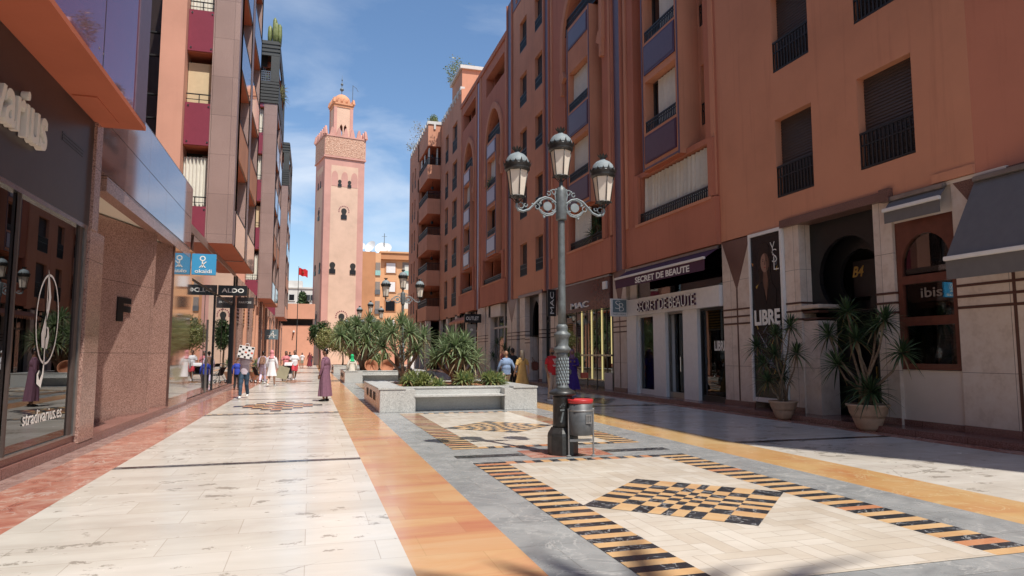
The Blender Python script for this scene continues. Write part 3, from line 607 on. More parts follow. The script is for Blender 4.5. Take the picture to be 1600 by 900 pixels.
# dark horseshoe doorway
dc = (12.1 + 14.48) / 2
mb = MB().mat('black_paint')
mb.plate([[(12.08, 2.62), (14.5, 2.62), (14.5, 4.9), (12.08, 4.9)], horseshoe(12.6, 13.98, 3.45, .93, 2.62)[::-1][0:0] or [(p[0], max(2.63, p[1])) for p in horseshoe(12.62, 13.96, 3.5, .93, 2.64)]], PXm(RX + .35), 0, .12)
mb.plate([[(12.08, 2.60), (14.5, 2.60), (14.5, 4.9), (12.08, 4.9)], [(p[0], max(2.63, p[1])) for p in horseshoe(12.86, 13.72, 3.45, .68, 2.64)]], PXm(RX + .75), 0, .1)
mb.box(RX + .3, RX + .9, 12.08, 12.4, .1, 2.6); mb.box(RX + .75, RX + .85, 12.1, 12.9, .1, 2.62); mb.box(RX + .75, RX + .85, 13.6, 14.5, .1, 2.62)
mb.mat('stone_cream'); mb.box(RX + .05, RX + .6, 13.97, 14.5, .1, 2.42); mb.mat('line_brown'); mb.box(RX + .04, RX + .61, 13.95, 14.5, 2.45, 2.5); mb.box(RX + .04, RX + .61, 13.95, 14.5, 2.62, 2.67)
mb.mat('stone_cream'); mb.bbox(RX - .02, RX + .65, 13.86, 14.5, 2.72, 2.82, .02)
mb.mat('interior_dark'); mb.box(13.4, 13.45, 12, 14.6, .1, 4.9); mb.mat('fascia_dark'); mb.box(13.0, 13.05, 12.7, 13.9, 3.0, 3.9)
dw = mb.build('entrance', near)
mb = MB().mat('gold'); mb.text('B4', (RX + .73, 13.52, 3.45), (0, -1, 0), (0, 0, 1), .36, .26, .01, .02, .3); mb.build('door_lettering', dw)
mb = MB().mat('black_paint'); mb.box(13.0, 13.06, 12.75, 13.28, .12, 2.9); mb.box(13.0, 13.06, 13.32, 13.85, .12, 2.9); mb.mat('gold'); mb.box(12.94, 12.98, 13.24, 13.27, 1.0, 1.3); mb.build('door', dw)
# perfume shop
mb = MB()
mb.mat('white_paint'); mb.box(RX - .1, RX + .3, 17.95, 24.45, 3.05, 3.68)
for a, b in ((21.43, 22.3), (19.36, 20.24), (23.65, 24.45)): mb.box(RX - .02, RX + .35, a, b, .1, 3.05)
mb.mat('stone_pale'); mb.box(RX + .15, RX + .4, 23.9, 24.45, 3.68, 4.95)
mb.mat('alu_grey'); mb.box(RX + .1, RX + .35, 17.95, 24.45, 4.88, 4.96)
sf = mb.build('shopfront', near)
mb = MB().mat('glass_clear')
mb.box(RX + .2, RX + .21, 17.95, 23.9, 3.68, 4.88); mb.box(RX + .15, RX + .16, 22.3, 23.65, .3, 3.05); mb.box(RX + .35, RX + .36, 20.24, 21.43, .12, 3.05); mb.box(RX + .15, RX + .16, 17.95, 19.36, .3, 3.05); mb.build('pane', sf)
mb = MB().mat('alu_grey')
for a, b, fr in ((22.3, 23.65, 'white_paint'), (17.95, 19.36, 'black_paint'), (20.24, 21.43, 'alu_grey')):
    mb.mat(fr)
    for q in ((a, a + .06, .1, 3.05), (b - .06, b, .1, 3.05), (a + .06, b - .06, 2.97, 3.05), (a + .06, b - .06, .1, .3)): mb.box(RX + .1, RX + .2, *q)
mb.mat('steel'); mb.tube([(RX + .28, 20.95, 1.0), (RX + .28, 20.95, 1.5)], .018, 6); mb.build('door_frame', sf)
mb = MB().mat('interior_mid'); mb.box(14.3, 14.4, 17.9, 24.5, .1, 4.9); mb.mat('interior_dark'); mb.box(12.2, 14.4, 17.8, 17.9, .1, 4.9); mb.box(12.2, 14.4, 24.45, 24.55, .1, 4.9); mb.box(12.2, 14.4, 17.9, 24.5, .08, .11); mb.box(12.3, 14.4, 17.9, 24.5, 3.0, 3.1)
mb.mat('white_paint')
for a in (18.2, 20.3, 22.2): mb.box(13.9, 14.25, a, a + 1.5, 2.3, 2.55)
for a in (18.3, 20.5, 22.6):
    mb.mat('interior_mid'); mb.box(13.8, 14.25, a, a + 1.1, .2, 2.2)
    for z in (.5, .9, 1.3, 1.7):
        for i in range(8): mb.mat(['gold', 'curtain', 'bin_red', 'okay_blue', 'burgundy', 'leaf_lime'][rnd.randrange(6)]); mb.box(13.68, 13.76, a + .05 + i * .13, a + .12 + i * .13, z, z + .1 + rnd.random() * .1)
mb.mat('white_paint'); mb.box(12.3, 12.5, 18.05, 18.9, .3, .62); mb.mat('gold'); mb.box(12.5, 12.52, 18.5, 18.95, .9, 2.3); mb.mat('window_dark'); mb.box(12.49, 12.5, 18.05, 18.5, .7, 2.4)
mb.build('shop_interior', sf)
mb = MB().mat('white_letter'); mb.text('LIBRE', (RX + .11, 18.6, 1.7), (0, -1, 0), (0, 0, 1), .62, .3, .004, .03); mb.build('lettering_and_reflection', sf)
# cosmetics shop with dark fascia
mb = MB().mat('fascia_brown'); mb.box(RX - .12, RX + .3, 25.8, 32.05, 3.52, 4.82); mb.mat('alu_grey'); mb.box(RX - .16, RX + .1, 25.75, 32.1, 4.82, 4.88); mb.mat('black_paint'); mb.box(RX + .1, RX + .3, 25.8, 26.1, .1, 3.52); mb.mat('white_paint'); mb.box(RX - .2, RX - .12, 26.0, 26.35, 4.3, 4.62)
sf2 = mb.build('shopfront', near)
mb = MB().mat('glass_dark'); mb.box(RX + .2, RX + .21, 26.1, 32.05, .12, 3.52); mb.build('pane', sf2)
for y in (29.57, 28.42, 27.29, 26.3):
    mb = MB().mat('strip_light'); mb.box(RX + .16, RX + .19, y - .035, y + .035, .5 if y > 27 else 1.2, 3.5); mb.build('light_strip', sf2)
mb = MB().mat('steel'); mb.box(RX + .1, RX + .16, 26.2, 29.6, 1.5, 1.58); mb.mat('black_paint')
for y in (26.8, 27.9, 29.0, 30.3): mb.box(RX + .18, RX + .24, y - .03, y + .03, .12, 3.52)
mb.mat('stone_pale'); mb.box(RX + .1, RX + .3, 26.0, 26.9, .1, .8); mb.build('door_frame', sf2)
mb = MB().mat('interior_dark'); mb.box(15, 15.1, 25.7, 32.2, .1, 4.9); mb.box(12.2, 15, 25.7, 25.8, .1, 4.9); mb.box(12.2, 15, 32.1, 32.2, .1, 4.9); mb.box(12.2, 15, 25.7, 32.2, 3.6, 3.7)
mb.mat('fascia_brown'); mb.box(13.5, 14.2, 26.5, 27.5, .1, 1.1); mb.mat('bin_red'); mb.box(12.6, 12.64, 30.6, 31.2, .5, 2.6); mb.mat('interior_mid'); mb.box(14.5, 14.9, 28, 31, .1, 2.2)
mb.build('shop_interior', sf2)
mb = MB().mat('white_letter'); mb.text('MAC', (RX - .125, 30.1, 3.68), (0, -1, 0), (0, 0, 1), 2.1, .27, .05, .01); mb.build('fascia_lettering', sf2)
# far shops under the right buildings
def shop_run(bld, y0, y1, door=False, zt=4.9, fr='black_paint', lit=None):
    mb = MB().mat('glass_dark'); mb.box(RX + .3, RX + .31, y0, y1, .12, zt); p = mb.build('shop_window', bld)
    mb = MB().mat(fr); n = max(1, int((y1 - y0) / 1.5))
    for i in range(n + 1): y = y0 + (y1 - y0) * i / n; mb.box(RX + .24, RX + .34, y - .05, y + .05, .12, zt)
    mb.box(RX + .24, RX + .34, y0, y1, 3.3, 3.42); mb.box(RX + .24, RX + .34, y0, y1, .1, .3); mb.build('window_frame', p)
    mb = MB().mat('interior_dark'); mb.box(14.4, 14.5, y0, y1, .1, zt); mb.box(12.3, 14.5, y0, y1, 4.8, 4.9)
    for i in range(int((y1 - y0) * 1.2)):
        mb.mat(['interior_mid', 'curtain_beige', 'burgundy', 'curtain', 'okay_blue', 'interior_mid'][rnd.randrange(6)]); y = rnd.uniform(y0 + .3, y1 - .4); x = rnd.uniform(13, 14.2); z = rnd.uniform(.6, 1.8); mb.box(x, x + .3, y, y + .3, .2, z)
    mb.build('shop_interior', p)
shop_run(near, 33.4, 34.75); shop_run(near, 38.85, 39.5)
mb = MB().mat('black_paint'); c3 = 36.6
mb.plate([[(35.3, 2.6), (37.85, 2.6), (37.85, 4.9), (35.3, 4.9)], [(c3 + .7, 2.62)] + arch_pts(c3 - .7, c3 + .7, 3.2, 4.6) + [(c3 - .7, 2.62)]], PXm(RX + .3), 0, .12)
mb.mat('interior_dark'); mb.box(13.4, 13.5, 35.3, 37.85, .1, 4.9); mb.mat('stone_cream'); mb.box(RX, RX + .5, 36.9, 37.85, .1, 2.55); mb.mat('line_brown'); mb.box(RX - .01, RX - .001, 36.9, 37.85, 2.2, 2.26); mb.box(RX - .01, RX - .001, 36.9, 37.85, 2.4, 2.46)
mb.build('entrance', near)
shop_run(far, 41.65, 46.2, fr='stone_pale')
mb = MB().mat('stone_pale'); mb.box(RX, RX + .3, 43.2, 46.3, 4.1, 4.9); mb.box(RX, RX + .4, 45.8, 46.4, .1, 4.9); mb.build('lintel', far)
for a, b in ((46.4, 47.0), (47.3, 49.6), (53.0, 53.8), (57.2, 58.0), (61.2, 62.0), (64.8, 65.6)): pier(far, a, b, False)
for a, b in ((49.6, 53.0), (53.8, 57.2), (58.0, 61.2), (62.0, 64.8)): shop_run(far, a, b)
for a in (65.6, 68.8, 72.0, 75.2, 78.0): pier(far, a, a + .5, False, 4.8, hx)
mb = MB().mat('glass_dark'); mb.box(hx + .5, hx + .52, 65.6, 78.4, .1, 4.8); mb.mat('interior_dark'); mb.box(12.5, 12.6, 65.6, 78.4, .1, 4.8); mb.mat('soffit_red'); mb.box(hx, 13, 65.5, 78.4, 4.79, 4.84); mb.build('shop_window', far)
# scalloped awning of the farther shops
aw = MB().mat('orange_light'); 
for i in range(18):
    y = 50 + i * .4; aw.quad((11.9, y, 4.6), (11.9, y + .4, 4.6), (11.2, y + .4, 4.2), (11.2, y, 4.2)); aw.add([(11.2, y, 4.2), (11.2, y + .4, 4.2), (11.2, y + .34, 4.02), (11.2, y + .2, 3.95), (11.2, y + .06, 4.02)], [(0, 1, 2, 3, 4)])
tag(aw.build('awning'), 'pale orange scalloped awning over the far shops behind the planter yuccas', 'awning')
# awnings
def awning(y0, y1, x0, x1, z0, z1, mat, val, bar, label, cas='alu_grey', k=1.0):
    t = thing('awning', (x1, (y0 + y1) / 2, z0), label, 'awning')
    m = MB().mat(mat); m.obox((x0, y0, z1), (0, y1 - y0, 0), (x1 - x0, 0, z0 - z1), (0, 0, .02)); m.build('canopy', t)
    m = MB().mat(mat); n = 24
    m.obox((x1, y0, z0 - val), (0, y1 - y0, 0), (.008, 0, 0), (0, 0, val)); m.build('valance', t)
    m = MB().mat(bar); m.bbox(x1 - .05, x1 + .03, y0 - .02, y1 + .02, z0 - .02, z0 + .06 * k, .012); m.build('front_bar', t)
    m = MB().mat(cas); m.bbox(x0 - .10, x0 - .001, y0, y1, z1 - .05, z1 + .05, .015); m.build('cassette', t)
    return t
a1 = awning(18.0, 24.3, RX, 11.35, 4.48, 4.85, 'awning_purple', .36, 'white_paint', 'dark purple awning with white lettering over the perfume shop')
m = MB().mat('white_letter'); m.text('SECRET DE BEAUTE', (11.345, 22.6, 4.17), (0, -1, 0), (0, 0, 1), 3.75, .22, .006, .03); m.build('lettering', a1)
a2 = awning(3.0, 9.6, RX - .01, 11.05, 3.3, 4.85, 'awning_grey', .36, 'white_paint', 'open charcoal grey awning at the right edge, sloping over the pale stone wall')
a3 = awning(10.2, 11.55, RX - .01, 11.68, 4.62, 4.9, 'awning_grey', .26, 'white_paint', 'small grey awning rolled nearly shut above the red wooden window')
# raised shop lettering on the white fascia
m = MB().mat('purple_dark'); m.text('SECRET DE BEAUTE', (RX - .105, 23.25, 3.16), (0, -1, 0), (0, 0, 1), 4.0, .38, .07, .02); m.mat('white_letter'); m.text('SECRET DE BEAUTE', (RX - .176, 23.25, 3.16), (0, -1, 0), (0, 0, 1), 4.0, .38, .006, -.004)
tag(m.build('shop_sign'), 'purple sided white block letters standing on the white fascia of the perfume shop', 'sign')
# poster
pt = thing('poster', (RX - .02, 15.78, .3), 'tall advertising poster of a woman in black with white lettering, behind the smaller potted yucca', 'poster')
m = MB().mat('white_paint')
for q in ((15.06, 15.14, .3, 4.95), (16.41, 16.49, .3, 4.95), (15.14, 16.41, 4.86, 4.95), (15.14, 16.41, .3, .42)): m.box(RX - .09, RX + .02, *q)
m.build('frame', pt)
plain('poster_black', (.012, .010, .012), .25, var=.05); plain('poster_skin', (.30, .175, .13), .3, var=.05); plain('poster_hair', (.014, .008, .007), .3, var=.3); plain('poster_orange', (.45, .18, .04), .3, var=.3, vs_=9); plain('poster_blue', (.10, .11, .15), .3, var=.4, vs_=7); plain('poster_gold', (.42, .28, .07), .3, var=.4, vs_=11); plain('poster_lip', (.25, .04, .03), .3); plain('poster_shade', (.13, .065, .045), .3); plain('poster_shine', (.35, .34, .40), .3, var=.3)
m = MB().mat('poster_black'); m.box(RX - .05, RX - .04, 15.14, 16.41, .42, 4.86)
rp = random.Random(5); PU = lambda u, v, t: (RX - t, 16.41 - u, .42 + v)       # u 0..1.27 left to right, v 0..4.44
def pp(mat, pts, lay): m.mat(mat); m.plate([pts], PU, .05 + .0012 * lay, .05 + .0012 * lay + .001)
for i in range(40):
    up = i < 16; u = rp.uniform(.05, 1.2); v = rp.uniform(3.0, 4.4) if up else rp.uniform(.05, 1.9)
    if up and .25 < u < 1.0: continue
    L_ = rp.uniform(.08, .16) if up else rp.uniform(.25, .8); a = rp.uniform(.6, 1.3) if rp.random() < .6 else rp.uniform(2.2, 2.7); wq = rp.uniform(.02, .05) if not up else .04; dx, dy = math.cos(a), math.sin(a)
    cl = lambda q: (min(1.265, max(.005, q[0])), min(4.43, max(.01, q[1])))
    pts = [cl((u - dy * wq, v + dx * wq)), cl((u, v)), cl((u + dy * wq * .6, v - dx * wq)), cl((u + dx * L_, v + dy * L_))]
    if len(set(pts)) == 4: pp(rp.choice(['poster_orange', 'poster_gold', 'poster_orange', 'poster_blue'] if up else ['poster_blue', 'poster_blue', 'poster_blue', 'poster_shine', 'poster_gold']), pts, 1 + i * .05)
ell = lambda cu, cv, ru, rv, n=18: [(cu + ru * math.cos(2 * PI * i / n), cv + rv * math.sin(2 * PI * i / n)) for i in range(n)]
pp('poster_hair', ell(.58, 3.72, .27, .52), 4); pp('poster_hair', [(.36, 3.6), (.80, 3.6), (.88, 2.95), (.28, 2.95)], 4.6)
pp('poster_shade', [(.53, 3.5), (.67, 3.5), (.72, 3.18), (.63, 2.6), (.50, 3.18)], 6); pp('poster_black', [(.28, 1.95), (1.0, 1.95), (1.05, 2.9), (.78, 3.18), (.63, 2.5), (.46, 3.18), (.2, 2.95), (.16, 2.2)], 7)
pp('poster_skin', ell(.60, 3.66, .175, .26), 8); pp('poster_hair', [(.41, 3.76), (.55, 3.95), (.68, 3.95), (.79, 3.78), (.78, 4.02), (.6, 4.1), (.42, 4.02)], 9)
pp('poster_shade', [(.60, 3.92), (.72, 3.87), (.775, 3.7), (.74, 3.5), (.64, 3.41), (.66, 3.6)], 8.5); pp('poster_shade', [(.60, 3.72), (.62, 3.72), (.635, 3.6), (.585, 3.6)], 9.2)
for uu in (.53, .67): pp('poster_hair', ell(uu, 3.71, .032, .013, 10), 9.5); pp('poster_hair', ell(uu, 3.755, .042, .008, 8), 9.5)
pp('poster_lip', ell(.60, 3.53, .042, .018, 10), 9.5)
m.mat('white_letter'); m.text('LIBRE', (RX - .066, 16.41 - .09, .42 + 1.96), (0, -1, 0), (0, 0, 1), 1.08, .42, .003, .04)
for ch, du, dv in (('Y', .86, 3.82), ('S', .93, 3.62), ('L', .99, 3.42)): m.text(ch, (RX - .066, 16.41 - du, .42 + dv), (0, -1, 0), (0, 0, 1), .2, .36, .003, -.02)
m.build('print', pt)
# projecting signs on the right
def proj(name, x0, x1, y, z0, z1, mat, label, rim=None):
    t = thing(name, ((x0 + x1) / 2, y, z0), label, 'sign'); m = MB().mat(mat); m.bbox(x0, x1, y - .05, y + .05, z0, z1, .01); m.build('panel', t); return t
t = proj('shop_sign', 11.12, 11.84, 24.3, 3.05, 3.74, 'white_paint', 'square grey blue sign with entwined white letters projecting beside the perfume shop')
m = MB().mat('slate_blue'); m.box(11.2, 11.77, 24.235, 24.249, 3.2, 3.69); m.mat('white_letter'); m.text('S', (11.30, 24.234, 3.34), (1, 0, 0), (0, 0, 1), .22, .32, .006, -.02); m.text('B', (11.46, 24.233, 3.25), (1, 0, 0), (0, 0, 1), .2, .32, .006, -.02); m.mat('slate_blue'); m.text('PARFUMERIE', (11.2, 24.249, 3.09), (1, 0, 0), (0, 0, 1), .56, .075, .004); m.build('lettering', t)
m = MB().mat('steel'); m.box(11.84, 11.95, 24.27, 24.33, 3.5, 3.56); m.build('bracket', t)
t = proj('shop_sign', 11.45, 11.88, 32.6, 3.5, 4.85, 'black_paint', 'tall narrow black sign with sideways white letters behind the lamp post')
m = MB().mat('white_letter'); m.text('MAC', (11.78, 32.545, 3.62), (0, 0, 1), (-1, 0, 0), 1.1, .2, .006); m.build('lettering', t)
t = proj('shop_sign', 10.6, 11.85, 48.3, 3.85, 4.48, 'black_paint', 'black OUTLET sign projecting over the far right shops')
m = MB().mat('white_letter'); m.text('OUTLET', (10.72, 48.245, 4.03), (1, 0, 0), (0, 0, 1), .95, .27, .006, .02); m.build('lettering', t)
t = proj('shop_sign', 10.85, 11.55, 48.6, 2.85, 3.75, 'alu_grey', 'pale grey panel sign hanging below the black OUTLET sign')
m = MB().mat('white_letter'); m.add([(11.2 + .12 * math.cos(a * PI / 4), 48.545, 3.35 + .1 * math.sin(a * PI / 4)) for a in range(8)], [tuple(range(8))]); m.build('emblem', t)

# ------------------------------------------------------------------ LEFT: block with the fashion shop (nearest)
LX = -3.75
lb = thing('commercial_building', (-6, 8, 0), 'brown granite building with dark fashion shop window, purple glass bay and red soffit above', 'building', 'granite blocks lining the left side')
mb = MB().mat('granite_pink')
mb.box(-4.2, LX + .03, 13.3, 14.12, .1, 3.76); mb.box(-4.2, LX + .05, 13.28, 13.62, 3.76, 5.7)
mb.mat('granite_pink'); mb.box(-3.98, LX + .02, 14.12, 23.3, 4.62, 4.9)
mb.mat('granite_pink')      # two angled fins in the alcove
for (xa, ya), (xb, yb) in (((-4.75, 15.5), (-3.82, 19.0)), ((-4.5, 19.1), (-3.80, 21.0))):
    mb.prism([(xa, ya), (xb, yb), (xb - .25, yb + .06), (xa - .3, ya + .06)], .05, 4.62)
mb.box(-7, -4.3, 14.12, 14.3, .05, 5.5); mb.box(-5.8, -4.7, 14.2, 16.2, .05, 4.62); mb.box(-4.3, -4.15, 14.1, 14.12, .05, 4.62)
mb.mat('ceiling_cream'); mb.box(-5.8, -3.99, 14.31, 21, 4.66, 4.74)
mb.mat('granite_step'); mb.box(-4.0, -3.8, 3.0, 13.3, .12, .24); mb.box(-4.2, LX + .02, 14.12, 21.0, .04, .16)
mb.mat('granite_pink'); mb.box(-4.3, LX, -6, 3.0, .1, 5.7)
mb.mat('interior_dark'); mb.prism([(-9, -6), (-5.3, -6), (-5.3, 13.2), (-9, 13.2)], 5.0, 26)
mb.build('wall', lb)
mb = MB().mat('fascia_dark'); mb.box(-3.95, LX, 3.0, 13.28, 3.80, 5.74); mb.mat('black_paint')
mb.box(LX, LX + .012, 10.9, 11.9, 4.93, 5.02) if False else None
for i in range(3): mb.box(LX + .001, LX + .006, 11.75, 12.75, 4.88 + i * .05, 4.91 + i * .05)
mb.build('fascia', lb)
mb = MB().mat('glass_dark'); mb.box(-3.83, -3.81, 3.05, 13.0, .27, 3.75); wn = mb.build('shop_window', lb)
mb = MB().mat('steel')
mb.box(-3.84, LX, 3.0, 13.25, 3.73, 3.80)
mb.mat('shutter_brown')
for y in (6.8, 10.46): mb.box(-3.80, -3.765, y - .025, y + .025, .27, 3.73)
mb.mat('shutter_brown'); mb.box(-3.85, -3.78, 12.95, 13.1, .24, 3.73); mb.mat('alu_grey'); mb.box(-3.85, -3.76, 13.14, 13.24, .24, 3.73); mb.box(-3.83, -3.77, 3, 13.2, .24, .27)
mb.build('window_frame', wn)
mb = MB().mat('interior_dark'); mb.box(-6.6, -6.5, 2.9, 13.3, .1, 4); mb.box(-6.5, -3.9, 13.26, 13.3, .1, 3.8); mb.box(-6.5, -3.9, 2.9, 3, .1, 3.8); mb.box(-6.5, -3.9, 3, 13.3, .08, .12); mb.build('shop_interior', wn)
# clef emblem on the glass
mb = MB().mat('white_letter'); GX = -3.800
def strip(pts, wds):
    n = len(pts); vs = []
    for i, (y, z) in enumerate(pts):
        a = Vector(pts[min(i + 1, n - 1)]) - Vector(pts[max(i - 1, 0)]); a.normalize(); q = Vector((-a.y, a.x)) * wds[i] / 2
        vs += [(GX, y - q.x, z - q.y), (GX, y + q.x, z + q.y)]
    mb.add(vs, [(2 * i, 2 * i + 1, 2 * i + 3, 2 * i + 2) for i in range(n - 1)])
cy_, cz_ = 11.80, 2.12
strip([(cy_ + .44 * math.cos(t * PI / 20), cz_ + .66 * math.sin(t * PI / 20)) for t in range(41)], [.035] * 41)
strip([(11.72, 2.86), (11.78, 2.66), (11.84, 2.45), (11.80, 2.25), (11.70, 2.05), (11.66, 1.9), (11.70, 1.76), (11.80, 1.74), (11.86, 1.86), (11.84, 1.98), (11.78, 2.0)], [.005, .06, .10, .08, .07, .15, .2, .16, .09, .05, .02])
strip([(11.73, 2.75), (11.74, 2.3), (11.75, 1.8), (11.76, 1.45), (11.74, 1.3), (11.66, 1.16), (11.56, 1.2), (11.54, 1.3), (11.60, 1.36)], [.02, .03, .035, .04, .06, .13, .10, .06, .02])
mb.text('stradivarius.es', (GX + .002, 11.1, .60), (0, 1, 0), (0, 0, 1), 1.55, .19, .002)
mb.build('window_graphic', wn)
sg = MB(); sg.mat('cream_letter'); sg.text('Stradivarius', (LX + .01, 7.5, 4.42), (0, 1, 0), (0, 0, 1), 3.38, .68, .09, .012)
tag(sg.build('shop_sign'), 'cream block letters standing off the dark fascia at the left edge', 'sign')
# overhanging purple bay
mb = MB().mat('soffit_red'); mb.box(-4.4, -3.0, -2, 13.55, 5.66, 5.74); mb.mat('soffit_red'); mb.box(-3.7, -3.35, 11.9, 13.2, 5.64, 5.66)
mb.mat('purple_gloss'); mb.box(-3.35, -3.02, -2, 12.75, 5.76, 9.3)
mb.mat('lavender_matt'); mb.box(-4.2, -3.0, 12.75, 13.5, 5.75, 20.5)
mb.mat('granite_upper'); mb.box(-3.4, -3.08, -2, 12.75, 9.3, 10.9); mb.mat('purple_gloss'); mb.box(-3.35, -3.02, -2, 12.75, 12.9, 14.5); mb.mat('slat_dark'); mb.box(-3.5, -3.1, -2, 12.75, 14.5, 24); mb.mat('interior_dark'); mb.box(-5, -4, -2, 12.75, 5.75, 24)
mb.mat('alu_grey')
for y in (8.8, 10.8):
    for z in (5.95, 6.85, 7.9): mb.box(-3.02, -3.012, y - .12, y - .09, z, z + .03); mb.box(-3.02, -3.012, y + .09, y + .12, z, z + .03)
mb.mat('iron_black'); mb.box(-3.06, -3.02, -2, 12.75, 9.35, 9.42)
for y in (8.9, 10.9): mb.box(-3.022, -3.016, y - .008, y + .008, 5.76, 9.3)
mb.build('bay', lb)
# glossy lavender parapet over the alcove
mb = MB().mat('lavender_gloss')
for i in range(5):
    a = 13.42 + i * 1.98; mb.box(-3.9, LX + .03, a, a + 1.97, 4.91, 5.84); mb.box(-3.9, LX + .03, a, a + 1.97, 5.855, 6.80)
mb.mat('alu_grey'); mb.box(-3.95, LX + .02, 13.5, 23.3, 6.80, 6.84); mb.box(-3.93, LX, 13.5, 23.3, 5.84, 5.855)
mb.build('parapet', lb)
# polished pillar and glazed shopfront with brown gloss fascia
mb = MB().mat('brown_gloss'); mb.box(-4.1, LX + .01, 21.02, 24.0, .06, 4.9)
mb.box(-4.1, LX + .01, 24.0, 36.5, 4.05, 5.45); mb.mat('granite_upper'); mb.box(-4.2, LX + .03, 23.3, 36.8, 5.45, 5.7); mb.mat('granite_step'); mb.box(-4.1, LX + .02, 24, 37, .05, .14)
mb.build('shopfront', lb)
mb = MB().mat('glass_mirror'); mb.box(-3.82, -3.80, 24.0, 36.8, .14, 4.05); wn2 = mb.build('shop_window', lb)
mb = MB().mat('steel')
mb.mat('shutter_brown')
for y in (24.02, 27.4, 32.6): mb.box(-3.83, -3.79, y - .02, y + .02, .14, 4.05)
mb.box(-3.83, -3.79, 24, 36.8, .10, .17); mb.box(-3.83, -3.79, 24, 36.8, 4.0, 4.05); mb.mat('iron_black'); mb.box(-3.95, -3.76, 30.0, 30.12, .14, 4.05); mb.box(-3.95, -3.7, 36.4, 36.75, .14, 5.45); mb.mat('alu_grey'); mb.tube([(-3.92, 28.3, .14), (-3.92, 28.3, 2.9)], .16, 14); mb.build('window_frame', wn2)
mb = MB().mat('interior_dark'); mb.box(-6.6, -6.5, 24, 37, .1, 4.2); mb.box(-6.5, -3.9, 24, 37, 4.2, 4.3); mb.mat('interior_mid'); mb.box(-6.5, -3.9, 24, 37, .06, .1); mb.mat('white_wall')
for y in (25.2, 26.4): # shop dummies
    mb.lathe([(.02, .1), (.10, .12), (.02, .15), (.02, .8), (.13, .85), (.12, 1.0), (.15, 1.3), (.05, 1.42), (.045, 1.5), (.08, 1.58), (.07, 1.7), (.02, 1.76)], -4.5, y, 10)
mb.build('shop_interior', wn2)
# recessed upper storeys behind the parapet
mb = MB().mat('granite_upper'); mb.box(-8.4, -8.2, 13, 27, 5.5, 25); mb.mat('slat_dark'); mb.box(-9, -3.1, 13, 13.45, 20.5, 25); mb.mat('interior_dark'); mb.box(-8.3, -4.1, 13.4, 13.5, 5.5, 20.5); mb.box(-8.2, -3.9, 13.5, 23.3, 5.2, 5.3)
mb.mat('granite_upper'); mb.box(-8.2, -3.9, 23.3, 26.9, 5.5, 5.7); mb.build('rear_wall', lb)

mb = MB().mat('black_paint')
fs = MB().mat('black_paint'); fs.text('F', (-4.248, 17.36, 2.34), Vector((.93, 3.5, 0)).normalized(), (0, 0, 1), .56, .55, .03, .05)
fs.mat('granite_pink'); tag(fs.build('building_letter'), 'black capital letter F mounted on the speckled granite fin', 'sign')

